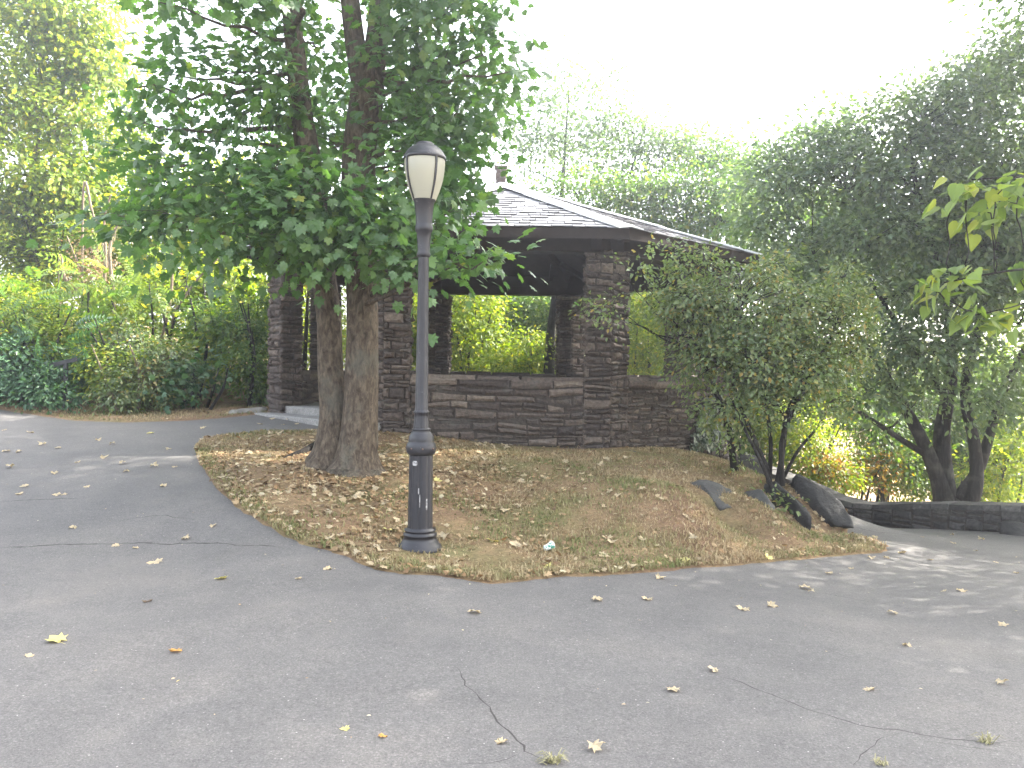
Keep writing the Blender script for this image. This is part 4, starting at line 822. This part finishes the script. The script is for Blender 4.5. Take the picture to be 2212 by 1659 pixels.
c = P(2196,1140,12.3); rock('boulder', 'rounded mossy boulder at the right end of the low wall', 'boulder', c + Vector((.1,0,-.1)), ((.34,0,0),(0,.4,0),(0,0,.28)), MAT['rock'], 18)
c, ax = axes(450,900,590,880,14.55,15.3,.35,.2); rock('stone_ledge', 'pale flat rock ledge beside the pavilion steps', 'boulder', c + Vector((0,.1,-.1)), ax, MAT['ledge'], 19, amp=.1)

# ------------------------------------------------------------------ low curved wall
mb = MB(); WS = [Vector((q[0], q[1], 0)) for q in spline(WALL, 5)]; h = .42
wall = None
core = []; g = random.Random(5); i = 0
for i, (a, b) in enumerate(zip(WS, WS[1:])):
    t = (b-a).normalized(); n = Vector((t.y, -t.x, 0)); n = -n if n.dot(Vector((0,0,0)) - a) < 0 else n
    z0 = min(H(a.x, a.y), H(b.x, b.y)) - .12; za, zb = H(a.x, a.y) + h, H(b.x, b.y) + h; zt = min(za, zb) - .09
    if n.dot(Vector((t.y, -t.x, 0))) > 0: o, tt = a, t
    else: o, tt = b, -t
    mb.add([a + Vector((0,0,z0)), b + Vector((0,0,z0)), b - n*.42 + Vector((0,0,z0)), a - n*.42 + Vector((0,0,z0))] + [a + Vector((0,0,za-.09)), b + Vector((0,0,zb-.09)), b - n*.42 + Vector((0,0,zb-.09)), a - n*.42 + Vector((0,0,za-.09))], [(0,1,5,4),(2,3,7,6),(4,5,6,7),(3,0,4,7),(1,2,6,5)], 1)
    masonry(mb, o + n*.015, tt, n, (b-a).length, z0, zt+.02, hr=(.10,.17), lr=(.3,.7), seed=300+i)
    j = lambda: g.uniform(-.012,.012)
    e = t*.006
    vs = [a+e+n*(.06+j())+Vector((0,0,za-.085)), b-e+n*(.06+j())+Vector((0,0,zb-.085)), b-e-n*.47+Vector((0,0,zb-.085)), a+e-n*.47+Vector((0,0,za-.085)),
          a+e+n*(.03+j())+Vector((0,0,za+j())), b-e+n*(.03+j())+Vector((0,0,zb+j())), b-e-n*.43+Vector((0,0,zb+j())), a+e-n*.43+Vector((0,0,za+j()))]
    mb.add(vs, [(0,1,5,4),(1,2,6,5),(2,3,7,6),(3,0,4,7),(4,5,6,7),(0,3,2,1)], 0)
setp(mb.build('stone_wall', [MAT['grey_stone'], MAT['mortar']]), 'low dark curved stone wall along the right path', 'wall')

# ------------------------------------------------------------------ ivy on the wall, root, cup, tufts
pos = []; nn = []
a, b = PIL[1], PIL[2]; t = (b-a).normalized(); n = Vector((t.y, -t.x, 0))
for _ in range(900):
    f = np.clip(G.normal(.76, .10), .5, .99); z = .3 + 1.15*abs(G.beta(1.3, 1.7)); sp = .36*(1.5-z)
    if f < .80 - sp*.5: continue
    p = a.lerp(b, f) + n*(.30 + G.uniform(0, .09)); pos.append((p.x, p.y, z)); nn.append(tuple(n + Vector(G.normal(size=3))*.5 + Vector((0,0,.4))))
pos = np.array(pos); nn = np.array(nn)
t_ = empty('ivy', (pos[:,0].mean(), pos[:,1].mean(), H(pos[:,0].mean(), pos[:,1].mean())), 'pale variegated ivy climbing the right wall of the pavilion', 'ivy')
link('leaves', leaf_mesh('ivy', pos, nn, G.normal(size=pos.shape)*.5 + np.array([0,0,-1.]), G.uniform(.04,.08,len(pos)), 'heart'), MAT['ivy'], t_)
mb = MB()
for k in range(7):
    f = .72 + .04*k; p = a.lerp(b, f) + n*.285; q = a.lerp(b, f + G.uniform(-.05,.05)) + n*.285; mb.tube([(p.x,p.y,.1),((p.x+q.x)/2+.03,(p.y+q.y)/2,.5),(q.x,q.y,.9)], [.008,.006,.003], 5)
mb.build('stems', MAT['dark_bark'], t_)
q = GP(1187, 1196); cup = empty('crumpled_cup', q, 'crushed white and green paper cup on the lawn edge', 'litter')
mb = MB(); M_ = Matrix.Rotation(1.25, 3, 'Y'); M_ = Matrix.Rotation(.5, 3, 'Z') @ M_
mb.lathe([(.0,0),(.024,.0),(.026,.02),(.030,.055),(.035,.085),(.036,.088),(.033,.086),(.026,.03),(.0,.012)], 20, mod=lambda r, z, th: r*(1+.16*math.sin(3*th+z*60)+.08*math.sin(5*th)))
mb.v = [tuple(M_ @ Vector(v) + q + Vector((-.045,0,.045))) for v in mb.v]; mb.build('cup_body', MAT['cup'], cup)
mb = MB(); mb.lathe([(.030,.084),(.038,.086),(.039,.092),(.034,.094),(.0,.092)], 20, mod=lambda r, z, th: r*(1+.12*math.sin(2*th))); mb.v = [tuple(M_ @ Vector(v) + q + Vector((-.045,0,.045))) for v in mb.v]; mb.build('lid', MAT['cupw'], cup)
mb = MB(); a = GP(690,985); pts = [GP(685,975), GP(655,985), GP(622,993), GP(600,996)]
mb.tube([p + Vector((0,0,dz)) for p, dz in zip(pts, (.10,.06,.03,-.02))], [.045,.038,.03,.015], 10, wob=.1); setp(mb.build('fallen_branch', MAT['dark_bark']), 'short dark branch lying left of the maple trunk', 'branch')
for (u, v, n_, lab, sz) in ((1195,1648,46,'straw-coloured weed tuft in the cracked asphalt, nearest the camera',.085),(2128,1604,26,'sprawling pale weed tuft along the right crack',.075),(1905,1652,20,'small weed tuft low in the asphalt between the two others',.055)):
    q = GP(u, v); V = []; T = []
    for k in range(n_):
        a = G.uniform(0, 2*PI); L = sz*G.uniform(.5, 1.1); d = np.array([math.cos(a), math.sin(a)*.6, 0]); s_ = np.array([-d[1], d[0], 0])*.004; b0 = np.array(q) + np.append(G.normal(size=2)*.012, 0); hh = G.uniform(.2,.7)
        V += [b0-s_, b0+s_, b0+d*L*.5+s_*.8+[0,0,L*hh], b0+d*L*.5-s_*.8+[0,0,L*hh], b0+d*L+[0,0,L*hh*.6]]; m_ = len(V)-5; T += [(m_,m_+1,m_+2),(m_,m_+2,m_+3),(m_+3,m_+2,m_+4)]
    setp(link('weed_tuft', mesh_np('weed_tuft', V, T), MAT['grass_pale'] if 'grass_pale' in MAT else MAT['grass']), lab, 'weed', 'weed tufts in the asphalt cracks')

# ------------------------------------------------------------------ grass, litter, fallen leaves
def scatter(n, poly, bb):
    q = np.stack([G.uniform(bb[0], bb[1], n), G.uniform(bb[2], bb[3], n)], 1); return q[inpoly(q, poly)]
VERGE = [tuple(P(u,v,Y))[:2] for u,v,Y in [(-60,884,15.4),(0,884,15.03),(60,890,14.73),(110,898,14.43),(160,906,14.13),(210,911,14.03),(270,914,13.93),(330,913,14.03),(400,909,14.13),(455,905,14.33),(520,899,14.63),(585,893,15.0)]] + [(-4.4,16.4),(-7,16),(-10,16.6)]
def blades(q, hmin, hmax):
    z = HN(q) + .02; n = len(q); a = G.uniform(0, 2*PI, n); L = G.uniform(hmin, hmax, n); w = .004 + .0035*G.random(n)
    s_ = np.stack([-np.sin(a), np.cos(a), 0*a], 1)*w[:, None]; b = np.concatenate([q, z[:, None]], 1); d = np.stack([np.cos(a), np.sin(a), 0*a], 1)
    lean = G.uniform(.15, 1.1, n)[:, None]; md = b + d*L[:, None]*.4*lean + np.array([0,0,1.])*L[:, None]*.6; tp = b + d*L[:, None]*lean + np.array([0,0,1.])*L[:, None]*(1-.35*lean)
    V = np.stack([b-s_, b+s_, md+s_*.7, md-s_*.7, tp], 1).reshape(-1, 3); k = np.arange(n)*5
    T = np.stack([np.stack([k,k+1,k+2],1), np.stack([k,k+2,k+3],1), np.stack([k+3,k+2,k+4],1)], 1).reshape(-1, 3); return V, T
q1 = scatter(210000, ISLAND, (-5.5,6,6.5,16)); dd = polydist(q1, ISLS, False); pn = nz(np.concatenate([q1, 0*q1[:, :1]], 1), .9, 9)
mp = np.array(P(750,1010,10))[:2]; dm = np.linalg.norm(q1 - mp, axis=1); dw = polydist(q1, [tuple(p[:2]) for p in PIL[:3]], False) + .15*pn
keep = G.random(len(q1)) < np.clip(.8 + .35*pn - .25*(q1[:, 0] > 2.6) - .75*np.exp(-(dm/1.9)**2), .1, 1)*np.clip((dw-.45)/.5, .03, 1); q1 = q1[keep]
q2 = scatter(9000, VERGE, (-11,-4,13.5,16.6))
V1, T1 = blades(np.concatenate([q1, q2]), .025, .065)
qe = scatter(110000, ISLAND, (-5.5,6,6.5,16)); qe = qe[polydist(qe, ISLS, False) < .22]; V2_, T2_ = blades(qe, .03, .075)
setp(link('grass', mesh_np('grass', np.concatenate([V1, V2_]), np.concatenate([T1, T2_ + len(V1)])), MAT['grass']), 'short dry tan and green grass on the lawn', None, None, 'stuff')
def lay(q, size, tilt, lift=.012):
    z = HN(q) + lift; e = .05; gx_ = (HN(q + [e,0]) - HN(q - [e,0]))/(2*e); gy_ = (HN(q + [0,e]) - HN(q - [0,e]))/(2*e)
    n = np.stack([-gx_, -gy_, np.ones(len(q))], 1) + G.normal(size=(len(q), 3))*tilt
    return np.concatenate([q, z[:, None]], 1), n, G.normal(size=(len(q), 3))*np.array([1,1,.1])
ql = scatter(60000, ISLAND, (-5.5,6,6.5,16)); de = polydist(ql, ISLS, False)
mp = np.array(P(750,1010,10))[:2]; dm = np.linalg.norm(ql - mp, axis=1); dr = np.linalg.norm(ql - np.array([4.0,10.6]), axis=1)
pr = np.clip(1.0*np.exp(-(dm/2.1)**2) + .5*np.exp(-de/.14) + .5*np.exp(-(dr/1.2)**2) + .05, 0, 1); ql = ql[G.random(len(ql)) < pr]
qv = scatter(500, VERGE, (-11,-4,13.5,16.6)); ql = np.concatenate([ql, qv])
pos, n_, tp_ = lay(ql, 0, .3, .045)
setp(link('leaf_litter', leaf_mesh('leaf_litter', pos, n_, tp_, G.uniform(.022,.06,len(ql))*(.6+.8*G.random(len(ql))), 'maple'), MAT['litter']), 'brown and tan fallen leaves scattered over the lawn', None, None, 'stuff')
qc = scatter(1500, PATH, (-9,9,2.9,15)); qc = qc[G.random(len(qc)) < np.clip(.25 + .75*np.exp(-polydist(qc, ISLS, False)/.6), 0, 1)]
pos, n_, tp_ = lay(qc, 0, .12, .008)
setp(link('leaf_crumbs', leaf_mesh('leaf_crumbs', pos, n_, tp_, G.uniform(.008,.026,len(qc)), 'oval'), MAT['fallen']), 'tiny pale leaf crumbs scattered over the asphalt', None, None, 'stuff')
# single fallen leaves
def curled(seed, k=1.0):
    V, T = TPL['maple']; g = np.random.default_rng(seed); V = V.copy(); V[:, 1] -= .4
    # refine each fan triangle once so that the blade can curl
    r2 = (V[:, :2]**2).sum(1); a = g.uniform(0, 6.28); c = V[:, 0]*math.cos(a) + V[:, 1]*math.sin(a)
    V[:, 2] = k*(.28*c*c + .09*np.sin(V[:, 0]*5 + a) + .06*g.normal(size=len(V))*(r2 > .05)) ; V[:, 2] -= V[:, 2].min()
    st_ = np.array([(.012,-.36,.02),(-.012,-.36,.02),(.008,-.85,.05),(-.008,-.85,.05)]); b = len(V)
    return np.concatenate([V, st_]), np.concatenate([T, [(b,b+1,b+3),(b,b+3,b+2)]])
LM = {}
for key, mat in (('fallen','fallen'),('yellow','yellow_fallen'),('orange','orange_fallen'),('brown','brown_fallen')):
    for i in range(8 if key == 'fallen' else 2):
        V, T = curled(500 + i + len(LM)*7, .75 + .12*i); me = mesh_np('fallen_leaf', V, T); me.materials.append(MAT[mat]); LM[key, i] = me
NT_ = {k: 0 for k in ('fallen','yellow','orange','brown')}
def leaf_at(p, size, key, label, group, tilt=.12):
    i = NT_[key]; NT_[key] += 1; o = bpy.data.objects.new('fallen_leaf', LM[key, i % (8 if key == 'fallen' else 2)]); COL.objects.link(o)
    e = .08; nrm_ = Vector((-(H(p.x+e, p.y)-H(p.x-e, p.y))/(2*e), -(H(p.x, p.y+e)-H(p.x, p.y-e))/(2*e), 1)) + Vector((R.gauss(0, tilt), R.gauss(0, tilt), 0))
    o.rotation_mode = 'QUATERNION'; o.rotation_quaternion = nrm_.normalized().to_track_quat('Z', 'Y') @ Vector((0,0,1)).rotation_difference(Vector((0,0,1))) @ Matrix.Rotation(R.uniform(0, 6.28), 3, 'Z').to_quaternion()
    o.location = p; o.scale = (size,)*3; return setp(o, label, 'leaf', group)
GP_, GLW = 'fallen leaves on the asphalt path', 'fallen leaves on the lawn'
ONP = 'pale tan fallen leaf lying on the grey asphalt path'; ONL = 'pale tan fallen leaf lying on the dry lawn'
SP = [(335,1217,.12,'fallen','large pale curled leaf alone on the asphalt left of the lamp'),(478,1250,.10,'yellow','yellow leaf on the asphalt below the lawn corner'),(122,1384,.115,'yellow','largest yellow leaf, at the lower left of the asphalt'),
      (379,1408,.075,'orange','single orange leaf on the lower left asphalt'),(318,1300,.07,'brown','dark brown sliver of leaf on the asphalt'),(325,936,.11,'yellow','yellow leaf on the upper path near the ledge'),
      (1605,1317,.095,'fallen','bright cream leaf on the right asphalt, nearest the lawn tip side'),(1877,1492,.075,'fallen','ragged tan leaf on the lower right asphalt'),(1738,1271,.10,'fallen','cream leaf on the asphalt just below the right lawn edge'),
      (1540,1449,.065,'fallen','grey-tan leaf at the start of the long right crack'),(745,1576,.045,'yellow','tiny yellowish leaf on the lower middle asphalt'),(826,1593,.04,'orange','tiny pinkish orange leaf beside the tiny yellowish one')]
for u, v, sz, key, lab in SP: leaf_at(GP(u, v), sz, key, lab, GP_)
for u, v in [(225,990),(265,1003),(115,1023),(53,1050),(185,1052),(40,1068),(125,1070),(155,1140),(458,1138),(405,1165),(290,1185),(66,1417),(710,1229),(648,1250),(1025,1325),(1290,1298),(1428,1250),(1755,1281),(1668,1311),(1718,1181),
             (1400,1296),(1452,1492),(2170,1352),(1928,1326),(1960,1396),(2165,1480),(2078,1278),(2040,1278),(2196,1237),(1990,1160),(2060,1175),(1890,1162),(1880,1208),(1287,1620),(1085,1605),(12,930),(68,935),(126,968),(12,975),(42,976),
             (215,952),(240,960),(475,946),(560,916),(610,919),(640,916),(440,926),(365,971),(270,1020),(330,1010),(1950,1195),(2010,1210),(2110,1190),(2150,1215),(1840,1230),(1790,1240),(2120,1165),(2060,1158),(1915,1205),(250,1180),(140,1070),(590,905),(625,908),(660,912),(90,960),(20,1010),(350,1050),(380,1010),(170,1000),(550,1005)]:
    leaf_at(GP(u + R.uniform(-3,3), v + R.uniform(-1,1)), R.uniform(.055,.10)*(1.1 if v < 1100 else .9), 'fallen', ONP, GP_)
LS = [(1065,1178,.13,'yellow','yellow leaf on the lawn between lamp base and paper cup'),(1110,1188,.14,'fallen','broad pale leaf lying flat on the lawn left of the paper cup'),(945,1046,.10,'yellow','yellow leaf right of the lamp pedestal, up the lawn'),(838,1152,.09,'yellow','yellow-green leaf left of the lamp base'),
      (1182,1234,.10,'yellow','yellow leaf on the lawn edge straight below the paper cup'),(1480,1218,.10,'yellow','yellow leaf on the right stretch of the lawn edge'),(1660,1212,.09,'yellow','yellow leaf on the lawn edge below the boulders')]
for u, v, sz, key, lab in LS: leaf_at(GP(u, v) + Vector((0,0,.035)), sz, key, lab, GLW, .25)
cand = scatter(5000, ISLAND, (-5.5,6,6.5,13)); de = polydist(cand, ISLS, False); dm = np.linalg.norm(cand - mp, axis=1)
pr = np.clip(.5*np.exp(-(dm/2.4)**2) + .5*np.exp(-de/.15) + .07, 0, 1); cand = cand[G.random(len(cand)) < pr][:210]
for x, y in cand: leaf_at(Vector((x, y, H(x, y)+.035)), R.uniform(.06,.115), 'fallen', ONL, GLW, .2)

# ------------------------------------------------------------------ light
AZ, EL = math.radians(66), math.radians(40)
S = Vector((math.cos(EL)*math.sin(AZ), math.cos(EL)*math.cos(AZ), math.sin(EL)))
sd = bpy.data.lights.new('sun', 'SUN'); sd.energy = 3.4; sd.angle = math.radians(.55); sd.color = (1, .95, .86)
so = bpy.data.objects.new('sun', sd); COL.objects.link(so); so.rotation_mode = 'QUATERNION'; so.rotation_quaternion = (-S).to_track_quat('-Z', 'Y'); so.location = S*60
w = bpy.data.worlds.new('World'); scene.world = w; w.use_nodes = True; nt = w.node_tree
sky = nt.nodes.new('ShaderNodeTexSky'); sky.sky_type = 'NISHITA'; sky.sun_disc = False; sky.sun_elevation = EL; sky.sun_rotation = AZ
sky.air_density = 1.0; sky.dust_density = 4.0; sky.ozone_density = .6; sky.altitude = 0
bg = nt.nodes['Background']; bg.inputs['Strength'].default_value = .15; hs = nt.nodes.new('ShaderNodeHueSaturation'); hs.inputs['Saturation'].default_value = .38; nt.links.new(sky.outputs[0], hs.inputs['Color']); nt.links.new(hs.outputs[0], bg.inputs['Color'])
cy = scene.cycles; cy.max_bounces = 5; cy.diffuse_bounces = 3; cy.glossy_bounces = 2; cy.transmission_bounces = 3; cy.transparent_max_bounces = 2
vs = scene.view_settings; vs.view_transform = 'Standard'; vs.look = 'None'; vs.exposure = 3.1; vs.gamma = 1

# ------------------------------------------------------------------ haze, added to imitate veiling lens glare
def haze(dens):
    mb = MB(); mb.box((-32,-12,-6), (64,0,0), (0,56,0), (0,0,24)); nt = NT('veil_haze')
    v = nt.n('ShaderNodeVolumePrincipled', {'Color': (.9,.93,1,1), 'Density': dens, 'Anisotropy': .78})
    nt.t.links.new(v.outputs[0], nt.out.inputs['Volume']); setp(mb.build('haze', nt.m), 'pale haze added to imitate veiling lens glare', kind='stuff')
haze(.0042)
cy.volume_bounces = 0
